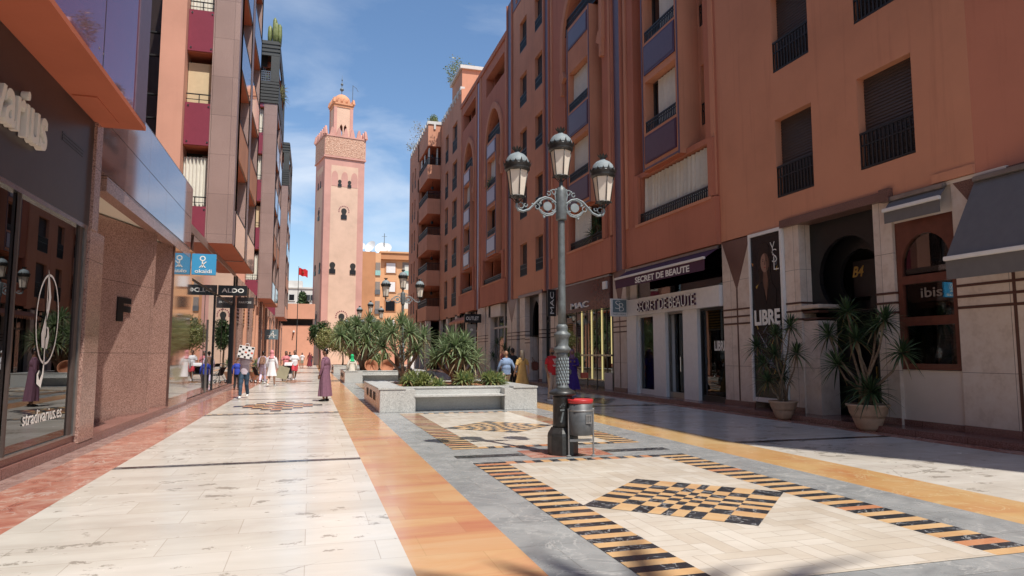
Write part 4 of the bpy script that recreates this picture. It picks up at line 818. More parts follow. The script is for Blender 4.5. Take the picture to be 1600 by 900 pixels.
# generic granite block: south end with burgundy balconies, projecting street front with deep openings
def left_block(Y0, Y1, yend, label, ztop=25.3, plants=True, near_=True):
    t = thing('commercial_building', (-6, Y0, 0), label, 'building', 'granite blocks lining the left side')
    b = -2.9; zb = 5.66; FP = 3.6; zd = 20.4
    mb = MB(); n = 5
    ops = []
    heads = [9.1 + FP * k for k in range(n)]
    ym = (Y0 + Y1) / 2
    cols = [(Y0 + .75, ym - .45), (ym + .55, Y1 - .45)]
    for hz in heads:
        for a, c in cols: ops.append((a, c, hz - 2.05, hz))
    mb.mat('granite_upper'); lowops = [o for o in ops if o[3] < zd]; hi = [(a, c, z, z1) for a, c, z, z1 in ops if z > zd - .5]
    wallX(mb, b, -1, Y0, Y1, zb, zd, lowops, 1.25)
    # front (south) granite face
    mb.quad((-3.78, Y0, zb), (b, Y0, zb), (b, Y0, zd), (-3.78, Y0, zd))
    mb.quad((-3.78, Y1, zb), (b, Y1, zb), (b, Y1, ztop), (-3.78, Y1, ztop)); mb.box(-3.9, -3.79, Y0, Y1, zb, ztop - .1) if False else None
    mb.mat('soffit_red'); mb.quad((LX - .9, Y0, zb), (b, Y0, zb), (b, Y1, zb), (LX - .9, Y1, zb)); mb.mat('granite_brown'); mb.box(-3.7, -2.95, (Y0 + Y1) / 2 - .06, (Y0 + Y1) / 2 + .06, zb - .02, zb - .002)
    mb.mat('interior_dark'); mb.box(-8, -4.35, Y0 + 1.4, Y1 + .1, zb, ztop - .3)
    mb.mat('slat_dark'); mb.box(-9, -3.2, Y0 + .2, Y1 - .05, ztop - .3, ztop - .1)
    mb.build('wall', t)
    # soffits of the deep openings read red
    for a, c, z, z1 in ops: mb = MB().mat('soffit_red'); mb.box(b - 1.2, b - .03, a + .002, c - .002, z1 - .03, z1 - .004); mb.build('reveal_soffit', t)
    mb = MB()
    for i, hz in enumerate(heads):
        for a, c in cols:
            z = hz - 2.05
            if z < zd:
                mb.mat('lavender_gloss' if i else 'orange_far'); mb.box(b, b + .03, a - .0, c, (hz + .03) if i < 4 else hz, hz + FP - 2.09) if hz + FP - 2.09 < zd else None
                mb.mat('lavender_matt'); mb.box(b, b + .04, a - .16, a - .01, zb, zd); mb.box(b, b + .04, c + .01, c + .14, zb, zd)
    mb.mat('lavender_gloss'); mb.box(b, b + .03, Y0 + .55, Y1 - .2, zb + .02, 7.0)
    mb.mat('granite_upper'); mb.box(b, b + .045, ym - .4, ym + .4, zb, zd)
    mb.build('spandrel', t)
    for a, c, z, z1 in ops:
        if z1 < ztop: window(t, b, -1, a + .02, c - .02, z, z1 - .05, 'fullcurtain' if rnd.random() < .6 else 'curtain', 1.1, 0, fr='shutter_brown')
    for a, c, z, z1 in ops: mb = MB().mat('iron_black'); mb.box(b + .0, b + .045, a, c, z - .06, z - .01); mb.build('sill', t)
    # dark slatted crown
    mb = MB().mat('slat_dark'); z = zd
    segs = [(z, 22.1, True), (22.1, 24.1, False), (24.1, ztop, True)]
    for za, zc, full in segs:
        if full:
            k = int((zc - za) / .24)
            for i in range(k):
                q = za + (zc - za) * i / k; mb.box(-5.5, b + .05, Y0 - .06, Y0 - .001, q + .02, q + .2); mb.box(b + .001, b + .07, Y0, Y1, q + .02, q + .2)
            mb.box(-5.5, b, Y0, Y0 + .05, za, zc); mb.box(b - .05, b, Y0, Y1, za, zc)
        else:
            mb.box(b - .55, b + .05, Y0 - .05, Y0 + .3, za, zc); mb.box(-5.5, -4.9, Y0 - .05, Y0 + .3, za, zc)
            for q in (ym - .4, Y1 - .5): mb.box(b - .6, b + .05, q, q + .8, za, zc)
            mb.mat('soffit_red'); mb.box(-5.5, -3.2, Y0 + 1.2, Y0 + 1.3, za, zc); mb.mat('slat_dark')
    mb.build('slatted_crown', t)
    mb = MB().mat('alu_grey')
    for i in range(10): mb.box(-4.85 + i * .15, -4.82 + i * .15, Y0 + .02, Y0 + .05, 22.12, 22.9)
    for i in range(5): mb.box(-4.9, b - .5, Y0 + .02, Y0 + .05, 22.15 + i * .18, 22.19 + i * .18)
    mb.build('crown_railing', t)
    # south loggia column, burgundy panels, salmon column, blue glass
    mb = MB().mat('salmon'); mb.prism([(-5.55, Y0 - .35), (-4.72, Y0 - .35), (-4.72, Y0 + .9), (-5.55, Y0 + .9)], 5.6, zd)
    mb.build('salmon_column', t)
    for i in range(5):
        z = 5.75 + FP * i if i else 5.72
        lo = 9.3 + FP * (i - 1) if i else 5.72; hi_ = 10.9 + FP * (i - 1) if i else 7.0
        if lo > zd: continue
        m = MB().mat('burgundy'); m.box(-4.71, -3.80, Y0 + .02, Y0 + .06, lo, hi_)
        m.mat('steel')
        for x in (-4.6, -3.9):
            for q in (lo + .12, hi_ - .12): m.box(x - .03, x + .03, Y0 + .005, Y0 + .02, q - .03, q + .03)
        m.mat('soffit_red'); m.box(-4.71, -3.8, Y0 + .06, Y0 + 1.1, lo - .05, lo); m.build('balcony_panel', t)
        m = MB().mat('curtain_beige' if i == 1 else 'curtain')
        if i in (1, 0, 2, 3):
            old = m.cur
            if i == 1: m.box(-4.7, -3.82, Y0 + .35, Y0 + .37, hi_ + .02, lo + FP - .35)
            else:
                m.smooth = True; nn = 26
                m.add([(-4.7 + .88 * k / nn, Y0 + .30 + .06 * math.sin(k * 1.7), hi_ - (.2 if r_ == 0 else -1.9) ) for r_ in (0, 1) for k in range(nn + 1)], [(k, k + 1, nn + 2 + k, nn + 1 + k) for k in range(nn)]); m.smooth = False
            m.build('curtain', t)
        m = MB().mat('iron_black'); m.box(-4.7, -3.8, Y0 + .1, Y0 + .13, hi_ + .34, hi_ + .38); m.box(-4.7, -3.8, Y0 + .1, Y0 + .13, hi_ + .15, hi_ + .17)
        for x in (-4.25, -3.85): m.box(x - .015, x + .015, Y0 + .1, Y0 + .13, hi_, hi_ + .36)
        m.build('railing', t)
    mb = MB().mat('interior_dark'); mb.box(-4.71, -3.79, Y0 + 1.1, Y0 + 1.2, 5.6, ztop - .4); mb.mat('granite_upper'); mb.box(-3.84, -3.79, Y0, Y0 + 1.1, 5.66, zd); mb.build('loggia_wall', t)
    mb = MB().mat('glass_blue'); mb.box(-9, -5.56, Y0 + .5, Y0 + .52, 5.6, zd); p = mb.build('glazing', t)
    mb = MB().mat('iron_black')
    for i in range(14): mb.box(-9, -5.56, Y0 + .44, Y0 + .52, 6.4 + i * 1.2 + (.3 if i % 2 else 0), 6.46 + i * 1.2 + (.3 if i % 2 else 0))
    for x in (-6.3, -7.3, -8.3): mb.box(x - .03, x + .03, Y0 + .44, Y0 + .52, 5.6, zd)
    mb.mat('interior_dark'); mb.box(-9, -5.56, Y0 + 1.4, Y0 + 1.5, 5.6, zd); mb.build('glazing_bars', p)
    # recessed link to the next block
    mb = MB().mat('granite_upper'); mb.box(-7.2, -6.8, Y1, yend, 5.6, 23)
    mb.mat('granite_pink'); mb.box(-7, LX - .02, Y1, yend, 5.0, 5.64); mb.build('rear_wall', t)
    # ground floor
    y = Y1 + .5 if near_ else Y0 + .6
    y = max(y, 37.0); k = 0
    while y < yend - .5:
        m = MB().mat('granite_pink' if k % 2 else 'wall_pink'); m.box(-4.25, LX + (.02 if k % 2 else -.02), y, y + .85, .05, 5.64 if y < Y1 or True else 5)
        m.build('pier', t)
        y2 = min(y + 3.3, yend)
        if y2 - y > 1.2:
            m = MB().mat('glass_dark'); m.box(-3.95, -3.93, y + .85, y2, .1, 3.3); p = m.build('shop_window', t)
            m = MB().mat('alu_grey'); m.box(-3.97, -3.88, y + .85, y2, 3.3, 3.4); m.mat('iron_black'); m.box(-3.97, -3.88, (y + y2 + .85) / 2 - .04, (y + y2 + .85) / 2 + .04, .1, 3.3)
            m.box(-3.96, -3.89, y + .85, y + .92, .1, 3.4); m.build('window_frame', p); m = MB().mat('interior_dark'); m.box(-6, -5.9, y + .85, y2, .1, 5.6); m.build('shop_interior', p)
            m = MB(); m.mat('gold' if k % 2 else 'lavender_matt')
            for i in range(11): m.box(-3.93, -3.87, y + .85, y2, 3.45 + i * .2, 3.53 + i * .2)
            m.mat('interior_dark'); m.box(-4.0, -3.95, y + .85, y2, 3.4, 5.6)
            m.build('louvre', t)
        y += 3.3; k += 1
    return t
left_block(26.9, 37.0, 53.0, 'speckled granite block with salmon column and burgundy balcony panels behind the blue square sign')
left_block(53.0, 63.2, 78.0, 'granite block with dark slatted rooftop and cactus on top, middle of the left row', near_=False)
left_block(79.0, 89.5, 98.0, 'farthest granite block on the left, lower dark slatted crown beside the pale minaret wall', near_=False)

# projecting signs on the left
t = proj('shop_sign', -3.72, -3.0, 23.7, 4.12, 4.80, 'okay_blue', 'bright blue square sign with white childlike figure and lettering on the left')
m = MB().mat('white_letter'); yq = 23.645
m.text('okaïdi', (-3.62, yq, 4.18), (1, 0, 0), (0, 0, 1), .5, .12, .005, .01)
m.add([(-3.40 + a * math.cos(q * PI / 8), yq, 4.65 + a * .95 * math.sin(q * PI / 8)) for a in (.09, .055) for q in range(16)], [(q, (q + 1) % 16, 16 + (q + 1) % 16, 16 + q) for q in range(16)])
m.obox((-3.42, yq, 4.36), (.035, 0, 0), (0, -.005, 0), (0, 0, .2)); m.obox((-3.40, yq, 4.46), (.1, 0, .1), (0, -.005, 0), (.02, 0, -.02)); m.obox((-3.40, yq, 4.47), (.1, 0, -.11), (0, -.005, 0), (-.02, 0, -.02)); m.obox((-3.42, yq, 4.45), (-.08, 0, -.09), (0, -.005, 0), (.02, 0, -.02))
m.build('lettering', t)
t = proj('shop_sign', -3.72, -2.6, 30.3, 4.0, 4.42, 'black_paint', 'black rectangular ALDO sign projecting on the left')
m = MB().mat('white_letter'); m.text('ALDO', (-3.58, 30.245, 4.12), (1, 0, 0), (0, 0, 1), .86, .18, .005, .02); m.build('lettering', t)
t = proj('shop_sign', -3.72, -2.9, 37.8, 3.95, 4.52, 'fascia_dark', 'dark grey sign with thin white lettering just below and behind the ALDO sign')
m = MB().mat('white_letter'); m.text('PARFOIS', (-3.62, 37.745, 4.2), (1, 0, 0), (0, 0, 1), .6, .11, .005); m.build('lettering', t)
t = proj('shop_sign', -3.7, -2.66, 61, 2.8, 3.65, 'slate_blue', 'slate grey square sign with a white stroked letter, farthest along the left')
m = MB().mat('white_letter'); m.text('A', (-3.45, 60.945, 2.95), (1, 0, 0), (0, 0, 1), .5, .5, .005, 0, .25); m.obox((-3.55, 60.945, 3.1), (.75, 0, .05), (0, -.005, 0), (0, 0, .05)); m.ball((-3.08, 60.95, 3.47), .06, 8, 5); m.build('lettering', t)

# ------------------------------------------------------------------ minaret
MW = 5.9; tx, ty = 3.55, 105; 
mn = local('minaret', (tx, ty, 0), 'tall square pink minaret with patterned frieze, merlons and small domed lantern tower', 'minaret', None, R(12))
h = MW / 2; mb = MB()
ZT = 33.6; zf0 = 30.4
def face_fn(side, off=0):    # side 0 south,1 west,2 north,3 east : (u,z,t out)
    def fn(u, v, t):
        d = h + off + t
        return [(u, -d, v), (-d, -u, v), (-u, d, v), (d, u, v)][side]
    return fn
mb.mat('tower_pink'); mb.box(-h, h, -h, h, 0, zf0)
for sd in range(4):
    fn = face_fn(sd)
    mb.mat('tower_face'); mb.plate([[(-h + .95, 0), (h - .95, 0), (h - .95, 29.3), (-h + .95, 29.3)]], fn, .001, .02)
    mb.mat('tower_pink')
    for q in (-1.45, 0, 1.45):
        mb.plate([[(q + .48, 26.2)] + arch_pts(q - .48, q + .48, 27.5, 28.45, 6, True) + [(q - .48, 26.2)]], fn, .021, .05)
mb.mat('tower_pink'); mb.box(-h - .18, h + .18, -h - .18, h + .18, zf0, zf0 + .25)
mb.build('shaft', mn)
m = MB(); m.mat('tower_pink')
m.box(-h - .1, h + .1, -h - .1, h + .1, zf0 + .25, ZT); m.box(-h - .2, h + .2, -h - .2, h + .2, ZT, ZT + .22)
mm, nt_, b_ = newmat('frieze'); 
vo = nt_.nodes.new('ShaderNodeTexVoronoi'); vo.feature = 'DISTANCE_TO_EDGE'; vo.inputs['Scale'].default_value = 5.0; vo.inputs['Randomness'].default_value = .45
tcx = nt_.nodes.new('ShaderNodeTexCoord'); nt_.links.new(tcx.outputs['Object'], vo.inputs['Vector'])
cl_ = ramp_n(nt_, vo.outputs['Distance'], [(.02, (.42, .22, .15)), (.14, (.68, .43, .31))]); nt_.links.new(cl_, b_.inputs['Base Color']); b_.inputs['Roughness'].default_value = .9; bump_n(nt_, b_, vo.outputs['Distance'], 1, .15); MATS['frieze'] = mm
m.mat('frieze')
for sd in range(4): m.plate([[(-h - .02, zf0 + .3), (h + .02, zf0 + .3), (h + .02, ZT - .05), (-h - .02, ZT - .05)]], face_fn(sd, .1), .001, .03)
m.build('frieze', mn)
def merlons(mb, hw, z, n, w_, hh):
    for sd in range(4):
        for i in range(n):
            u = -hw + 2 * hw * i / (n - 1)
            def fn(a, v, t, sd=sd): d = hw + t; return [(a, -d, v), (-d, -a, v), (-a, d, v), (d, a, v)][sd]
            mb.plate([[(u - w_, z), (u + w_, z), (u + w_ * .75, z + hh * .45), (u + w_ * .35, z + hh * .9), (u, z + hh), (u - w_ * .35, z + hh * .9), (u - w_ * .75, z + hh * .45)]], fn, -.18, .1)
m = MB().mat('tower_pink'); merlons(m, h + .05, ZT + .22, 7, .36, 1.25); m.build('merlons', mn)
# windows with scalloped red rims
def keywin(side, u, z, s_, rim):
    m = MB(); fn = face_fn(side)
    if rim:
        m.mat('burgundy')
        for i in range(11): a = PI * (i - .5) / 9 ; m.plate([ell(u + .95 * s_ * math.cos(a), z + .45 * s_ + .95 * s_ * math.sin(a), .11 * s_, .11 * s_, 6)], fn, .022, .05)
    m.mat('interior_dark'); m.plate([[(u + .36 * s_, z - .9 * s_), (u + .36 * s_, z + .1 * s_)] + [(u + .52 * s_ * math.cos(a), z + .45 * s_ + .55 * s_ * math.sin(a)) for a in [-.6 + (PI + 1.2) * i / 10 for i in range(11)]] + [(u - .36 * s_, z + .1 * s_), (u - .36 * s_, z - .9 * s_)]], fn, .022, .07)
    m.mat('iron_black'); m.plate([[(u - .55 * s_, z - 1.1 * s_), (u + .55 * s_, z - 1.1 * s_), (u + .55 * s_, z - .3 * s_), (u - .55 * s_, z - .3 * s_)]], fn, .021, .12)
    m.build('window', mn)
for side in (0, 1):
    keywin(side, 0, 22.2, .78, True); keywin(side, -1.5, 14.1, .8, False); keywin(side, 1.5, 14.1, .8, False); keywin(side, 0, 6.6, .85, True); keywin(side, -.72, 26.7, .5, False); keywin(side, .72, 26.7, .5, False)
m = MB().mat('tower_pink'); lw = 1.45
cx_ = [(-lw, -lw), (lw - .45, -lw), (-lw, lw - .45), (lw - .45, lw - .45)]
for a, b2 in cx_: m.box(a, a + .45, b2, b2 + .45, ZT, 38.8)
for (a, b2, c_, d_) in ((-lw + .45, lw - .45, -lw + .06, -lw + .4), (-lw + .45, lw - .45, lw - .4, lw - .06)):
    m.mat('tower_face'); fnn = (lambda u, v, t, b2=c_, d_=d_: (u, b2 + t, v))
    m.plate([[(-lw + .45, ZT), (lw - .45, ZT), (lw - .45, 38.8), (-lw + .45, 38.8)], [(-.52, 34), (-.09, 34), (-.09, 35.8), (-.3, 36.2), (-.52, 35.8)], [(.09, 34), (.52, 34), (.52, 35.8), (.3, 36.2), (.09, 35.8)]], fnn, 0, .3)
    fm = (lambda u, v, t, b2=c_, d_=d_: (b2 + t, u, v)); m.plate([[(-lw + .45, ZT), (lw - .45, ZT), (lw - .45, 38.8), (-lw + .45, 38.8)]], fm, 0, .3)
m.mat('dome_orange'); m.box(-lw - .02, lw + .02, -lw - .02, lw + .02, 38.8, 39.2); m.box(-lw - .15, lw + .15, -lw - .15, lw + .15, 39.2, 39.45); merlons(m, lw + .05, 39.45, 5, .22, .75)
m.build('lantern_tower', mn)
m = MB().mat('dome_orange'); m.smooth = True; m.lathe([(1.2, 0), (1.3, .35), (1.25, .8), (1.0, 1.3), (.6, 1.65), (.15, 1.85)], 0, 0, 48, z=39.45, rf=lambda a, q: 1 + .05 * abs(math.sin(a * 8))); m.build('dome', mn)
m = MB().mat('lamp_iron'); m.smooth = True; m.lathe([(.04, 0), (.05, .6), (.3, .8), (.3, 1.0), (.05, 1.15), (.05, 1.5), (.2, 1.65), (.2, 1.8), (.04, 1.95), (.04, 2.3), (.12, 2.4), (.03, 2.6), (.01, 3.2)], 0, 0, 10, z=41.2); m.build('finial', mn)
m = MB().mat('lamp_iron'); m.tube([(1.35, -1.3, 39.4), (1.35, -1.3, 42.6)], .045, 6); m.tube([(1.35, -1.3, 42.5), (1.9, -1.3, 42.2), (2.2, -1.3, 41.7)], .03, 5); m.build('roof_pole', mn)

# mosque court wall with dark slot, white building, peach building
cw = thing('courtyard_wall', (-3, 101, 0), 'low salmon wall with a long dark slot closing the street left of the minaret', 'wall')
m = MB().mat('wall_pink'); m.box(-12, .4, 100.5, 101, 0, 5.6); m.mat('wall_pink'); m.box(-12, .45, 100, 101.5, 6.5, 8.6); m.mat('interior_dark'); m.box(-12, .2, 101, 101.2, 5.6, 6.5); m.mat('wall_pink'); m.box(6, 22, 106, 107, 0, 4.5); m.build('wall', cw)
m = MB().mat('white_paint'); m.bbox(-2.45, -2.2, 100.3, 100.5, 4.6, 4.85, .03); m.mat('wood_red'); m.tube([(-2.35, 100.4, 4.6), (-2.45, 100.35, 3.9)], .08, 6); m.build('camera_housing', cw)
wb = thing('white_building', (-3, 152, 0), 'distant white building with small dark windows and a roof cornice', 'building')
m = MB().mat('white_wall'); m.box(-16, 1.2, 150, 160, 0, 15.3); m.box(-16.2, 1.4, 149.8, 160, 15.3, 15.6); m.box(-9, -2, 150.5, 158, 15.6, 17); m.build('wall', wb)
for x in (-11, -8.2, -5.4, -4.1, -.9, .2):
    for z in (11.6, 13.5): 
        m = MB().mat('window_dark'); m.box(x - .5, x + .5, 149.9, 149.98, z - .7, z + .5); m.mat('white_wall'); m.box(x - .7, x + .7, 149.85, 149.99, z - .85, z - .72); m.build('window', wb)
pb = thing('apartment_building', (14, 132, 0), 'sunlit peach apartment building with satellite dishes behind the lamps, right of the minaret', 'building')
m = MB().mat('peach'); m.box(11.4, 30, 130, 145, 0, 20.3); m.mat('peach_dark'); m.box(8.0, 11.2, 128.5, 145, 0, 20.6); m.mat('peach'); m.box(11.2, 12.2, 128.6, 130, 0, 20.4)
m.mat('peach_dark'); m.box(12.2, 30, 129.2, 130, 19.4, 20.6); m.mat('peach'); m.box(12.0, 30, 129.0, 145, 20.6, 20.9); m.build('wall', pb)
for k in range(5):
    z = 17.6 - k * 3.6
    m = MB().mat('interior_mid'); m.box(11.25, 12.1, 128.5, 128.59, z - 1.4, z + 1.0); m.mat('teal_rail' if k == 0 else 'alu_grey'); m.box(11.2, 12.15, 128.4, 128.48, z - 1.4, z - .5); m.build('balcony', pb)
    m = MB().mat('peach_dark'); m.box(13.1, 15.3, 129.9, 129.99, z - .9, z + 1.3); m.mat('white_paint' if k != 2 else 'window_dark'); m.box(13.35, 15.05, 129.82, 129.9, z - .7 if k < 3 else z, z + 1.15); m.mat('interior_mid'); m.box(13.35, 15.05, 129.83, 129.89, z - .7, z); m.build('window', pb)
    m = MB().mat('interior_mid'); m.box(16.4, 20.5, 129.9, 129.99, z - .9, z + 1.4); m.mat('window_dark'); m.box(19, 19.9, 129.8, 129.89, z - .8, z + 1); m.mat('curtain'); m.box(16.8, 18, 129.8, 129.89, z - .4, z + .9); m.mat('teal_rail' if k in (0, 3) else 'peach'); m.box(16.3, 20.6, 129.3, 129.4, z - 1.2, z - .3); m.build('balcony', pb)
for x, y, r_ in ((8.6, 130, .9), (10.4, 129.5, 1.2), (12.6, 131, 1.3), (13.3, 131, 1.2)):
    m = local('satellite_dish', (x, y, 20.6), {8.6: 'small white satellite dish half hidden behind the minaret edge', 10.4: 'tilted white satellite dish on the left roof corner of the peach building', 12.6: 'round white satellite dish, left one of the pair above the peach cornice', 13.3: 'round white satellite dish, right one of the pair above the peach cornice'}[x], 'satellite dish', 'satellite dishes on the peach roof')
    q = MB().mat('dish_white'); q.smooth = True
    vs = []; fs_ = []; tl = Vector((-.3 if x != 10.4 else -.8, -.8, .5)).normalized(); a_ = tl.cross(Vector((0, 0, 1))).normalized(); b__ = a_.cross(tl)
    for ri in range(4):
        for s_ in range(14): rr = r_ * ri / 3; vs.append(Vector((0, 0, 1.0)) + a_ * rr * math.cos(s_ * PI / 7) + b__ * rr * math.sin(s_ * PI / 7) + tl * (.25 * (ri / 3) ** 2 * r_))
    for ri in range(3):
        for s_ in range(14): fs_.append((ri * 14 + s_, ri * 14 + (s_ + 1) % 14, (ri + 1) * 14 + (s_ + 1) % 14, (ri + 1) * 14 + s_))
    q.add(vs, fs_); q.build('dish', m); q = MB().mat('lamp_iron'); q.tube([(0, 0, 0), (0, 0, 1)], .05, 6); q.build('mast', m)
an = MB().mat('lamp_iron'); an.tube([(13.0, 131, 20.8), (13.0, 131, 24.6)], .06, 5); an.tube([(12.5, 131, 24), (13.5, 131, 24)], .03, 4); tag(an.build('roof_antenna'), 'thin aerial mast between the dishes on the peach roof', 'aerial')
fp = thing('flagpole', (-1.75, 92, 0), 'tall dark flagpole with red flag in front of the salmon wall', 'flagpole')
m = MB().mat('lamp_iron_dark'); m.tube([(-1.75, 92, 0), (-1.75, 92, 12.9)], [.07, .03], 7); m.build('pole', fp)
m = MB().mat('flag_red'); m.smooth = True; nn = 10
m.add([(-1.72 + 1.1 * i / nn, 92 + .12 * math.sin(i * .9), (12.7 if r_ else 11.75) - .25 * i / nn + .06 * math.sin(i * 1.1)) for r_ in (0, 1) for i in range(nn + 1)], [(i, i + 1, nn + 2 + i, nn + 1 + i) for i in range(nn)]); m.smooth = False
m.mat('flag_green'); star = [(-1.2 + .16 * math.cos(PI / 2 + 4 * PI * i / 5), 12.1 + .16 * math.sin(PI / 2 + 4 * PI * i / 5)) for i in range(5)]
for i in range(5): a, b2 = star[i], star[(i + 1) % 5]; m.obox((a[0], 91.8, a[1]), (b2[0] - a[0], 0, b2[1] - a[1]), (0, -.01, 0), (.01, 0, .02))
m.build('flag', fp)

# ------------------------------------------------------------------ street lamps (one built, the rest copied)
def make_lamp():
    L = local('street_lamp', (3.92, 10.45, 0), 'nearest tall grey three lantern street lamp, on the red marble square beside the litter bin', 'street lamp', 'three lantern lamps down the middle of the street')
    m = MB().mat('lamp_iron_dark')
    a8 = PI / 8
    m.lathe([(.245, 0), (.245, .30), (.235, .345), (.20, .40), (.185, .43)], 0, 0, 8, rot=a8); m.smooth = True
    m.lathe([(.165, .43), (.158, .5), (.155, .90), (.16, .93)], 0, 0, 28)
    m.lathe([(.16, .93), (.215, .945), (.222, .97), (.20, 1.0), (.15, 1.03), (.118, 1.05)], 0, 0, 28)
    m.smooth = False; m.mat('lamp_iron')
    for s_ in (-1, 1):                                # raised crest ornament
        for k in range(5): m.ball((-.09 + k * .02, -.155 + abs(k - 2) * .005, .80 - abs(k - 2) * .02), (.013, .01, .02), 6, 4)
    m.obox((-.10, -.165, .70), (.08, 0, 0), (0, .02, 0), (0, 0, .025)); m.obox((-.10, -.16, .52), (.03, 0, 0), (0, .02, 0), (.04, 0, .16))
    m.build('base', L)
    m = MB().mat('lamp_iron'); m.smooth = True
    m.lathe([(.118, 1.05), (.10, 1.07), (.10, 1.09), (.09, 1.1), (.092, 1.58), (.10, 1.62)], 0, 0, 24)
    m.mat('lamp_iron_pale')
    for r_ in range(8):                                # leaf scales
        for k in range(14):
            an = 2 * PI * (k + .5 * (r_ % 2)) / 14; m.ball((.098 * math.cos(an), .098 * math.sin(an), 1.14 + r_ * .053), (.013, .013, .03), 6, 4)
    m.mat('lamp_iron'); m.smooth = True
    m.lathe([(.10, 1.62), (.135, 1.66), (.135, 1.69), (.11, 1.71), (.095, 1.74), (.105, 1.86), (.132, 1.90), (.13, 1.925), (.10, 1.95), (.085, 1.98), (.095, 2.01), (.09, 2.05), (.066, 2.08)], 0, 0, 24, rf=lambda a, z: 1 + (.05 * math.cos(a * 12) if 1.6 < z < 1.95 else 0))
    m.lathe([(.066, 2.08), (.062, 2.4), (.056, 3.75), (.056, 3.80)], 0, 0, 20)
    m.lathe([(.085, 3.80), (.09, 3.82), (.09, 4.28), (.07, 4.34), (.035, 4.37), (.03, 4.45)], 0, 0, 12)
    m.build('pole', L)
    def lantern(x, z):
        q = MB().mat('lamp_iron_dark'); q.smooth = True
        q.lathe([(.02, -.10), (.03, -.06), (.02, -.03), (.07, -.01), (.115, 0), (.12, .02)], x, 0, 12, z=z)
        for k in range(6):
            an = PI / 6 + k * PI / 3; q.tube([(x + .118 * math.cos(an), .118 * math.sin(an), z + .01), (x + .178 * math.cos(an), .178 * math.sin(an), z + .44)], .008, 5)
            q.ball((x + .13 * math.cos(an), .13 * math.sin(an), z + .0), .018, 6, 4)
            q.tube([(x + .12 * math.cos(an), .12 * math.sin(an), z), (x + .06 * math.cos(an), .06 * math.sin(an), z - .05), (x + .02 * math.cos(an), .02 * math.sin(an), z - .10)], .006, 4)
        q.lathe([(.18, .43), (.20, .44), (.212, .47), (.205, .50), (.225, .52), (.225, .54), (.20, .55)], x, 0, 24, z=z)
        lp = q.build('lantern', L)
        q = MB().mat('lamp_iron_pale'); q.smooth = True; q.lathe([(.20, .55), (.195, .58), (.165, .65), (.12, .70), (.05, .735), (.035, .76)], x, 0, 24, z=z); q.smooth = False
        q.build('dome', lp)
        q = MB().mat('lamp_iron_dark')
        for k in range(16):
            an = 2 * PI * k / 16; hh = .055 + (.035 if k % 4 == 0 else 0); c0 = Vector((x + .226 * math.cos(an), .226 * math.sin(an), z + .53)); tv = Vector((-math.sin(an), math.cos(an), 0)) * .03; o_ = Vector((math.cos(an), math.sin(an), 0)) * .012
            q.add([c0 - tv, c0 + tv, c0 + tv * .3 + o_ + Vector((0, 0, hh * .6)), c0 + o_ * 2 + Vector((0, 0, hh)), c0 - tv * .3 + o_ + Vector((0, 0, hh * .6))], [(0, 1, 2, 3, 4)])
        for k in range(10):
            an = 2 * PI * k / 10; c0 = Vector((x + .035 * math.cos(an), .035 * math.sin(an), z + .755)); o_ = Vector((math.cos(an), math.sin(an), 0)) * .045; tv = Vector((-math.sin(an), math.cos(an), 0)) * .018
            q.add([c0 - tv, c0 + tv, c0 + tv * 1.2 + o_ + Vector((0, 0, .05)), c0 + o_ * 1.3 + Vector((0, 0, .085)), c0 - tv * 1.2 + o_ + Vector((0, 0, .05))], [(0, 1, 2, 3, 4)])
        q.build('crown', lp)
        q = MB().mat('lamp_glass'); q.lathe([(.11, .015), (.172, .44)], x, 0, 6, z=z, rot=PI / 6); q.build('glass', lp)
    lantern(0, 4.53); lantern(-.76, 4.14); lantern(.76, 4.14)
    for sg in (-1, 1):
        q = MB().mat('lamp_iron_pale')
        P = lambda pts, r_: q.tube([(sg * a, 0, b2) for a, b2 in pts], r_, 6)
        P([(.76, 4.05), (.775, 3.99), (.74, 3.93), (.66, 3.91), (.56, 3.95), (.47, 4.04), (.38, 4.13), (.28, 4.17), (.18, 4.15), (.09, 4.08)], [.018, .022, .024, .022, .02, .02, .02, .019, .018, .02])
        P([(.30 + .145 * math.cos(t * PI / 8 + .3) * 1.0 - .06, 4.02 + .13 * math.sin(t * PI / 8 + .3)) for t in range(15)], .014)
        q.add([(sg * (.24 + .075 * math.cos(t * PI / 8)), y_, 4.02 + .075 * math.sin(t * PI / 8)) for y_ in (-.015, .015) for t in range(16)], [tuple(range(16)), tuple(range(16, 32))[::-1]] + [(t, (t + 1) % 16, 16 + (t + 1) % 16, 16 + t) for t in range(16)])
        for cx, cz, r_, st, n_ in ((.13, 4.26, .055, 0, 14), (.22, 4.23, .04, 2, 12), (.42, 4.0, .05, 3, 12), (.30, 3.87, .035, 1, 12), (.70, 4.0, .06, 2, 12), (.62, 4.02, .035, 5, 11)):
            P([(cx + r_ * (1 - .045 * t) * math.cos((t + st) * PI / 6), cz + r_ * (1 - .045 * t) * math.sin((t + st) * PI / 6)) for t in range(n_)], .010)
        P([(.09, 3.95), (.16, 3.88), (.26, 3.86), (.34, 3.90), (.40, 3.98)], .013); P([(.09, 4.3), (.11, 4.22), (.09, 4.12)], .012)
        for bx_, bz_ in ((.09, 4.31), (.18, 4.28), (.30, 3.835), (.36, 4.06), (.5, 4.04), (.15, 4.1), (.15, 3.95)): q.ball((sg * bx_, 0, bz_), .02, 7, 5)
        q.build('scroll_arm', L)
    return L
lamp0 = make_lamp()
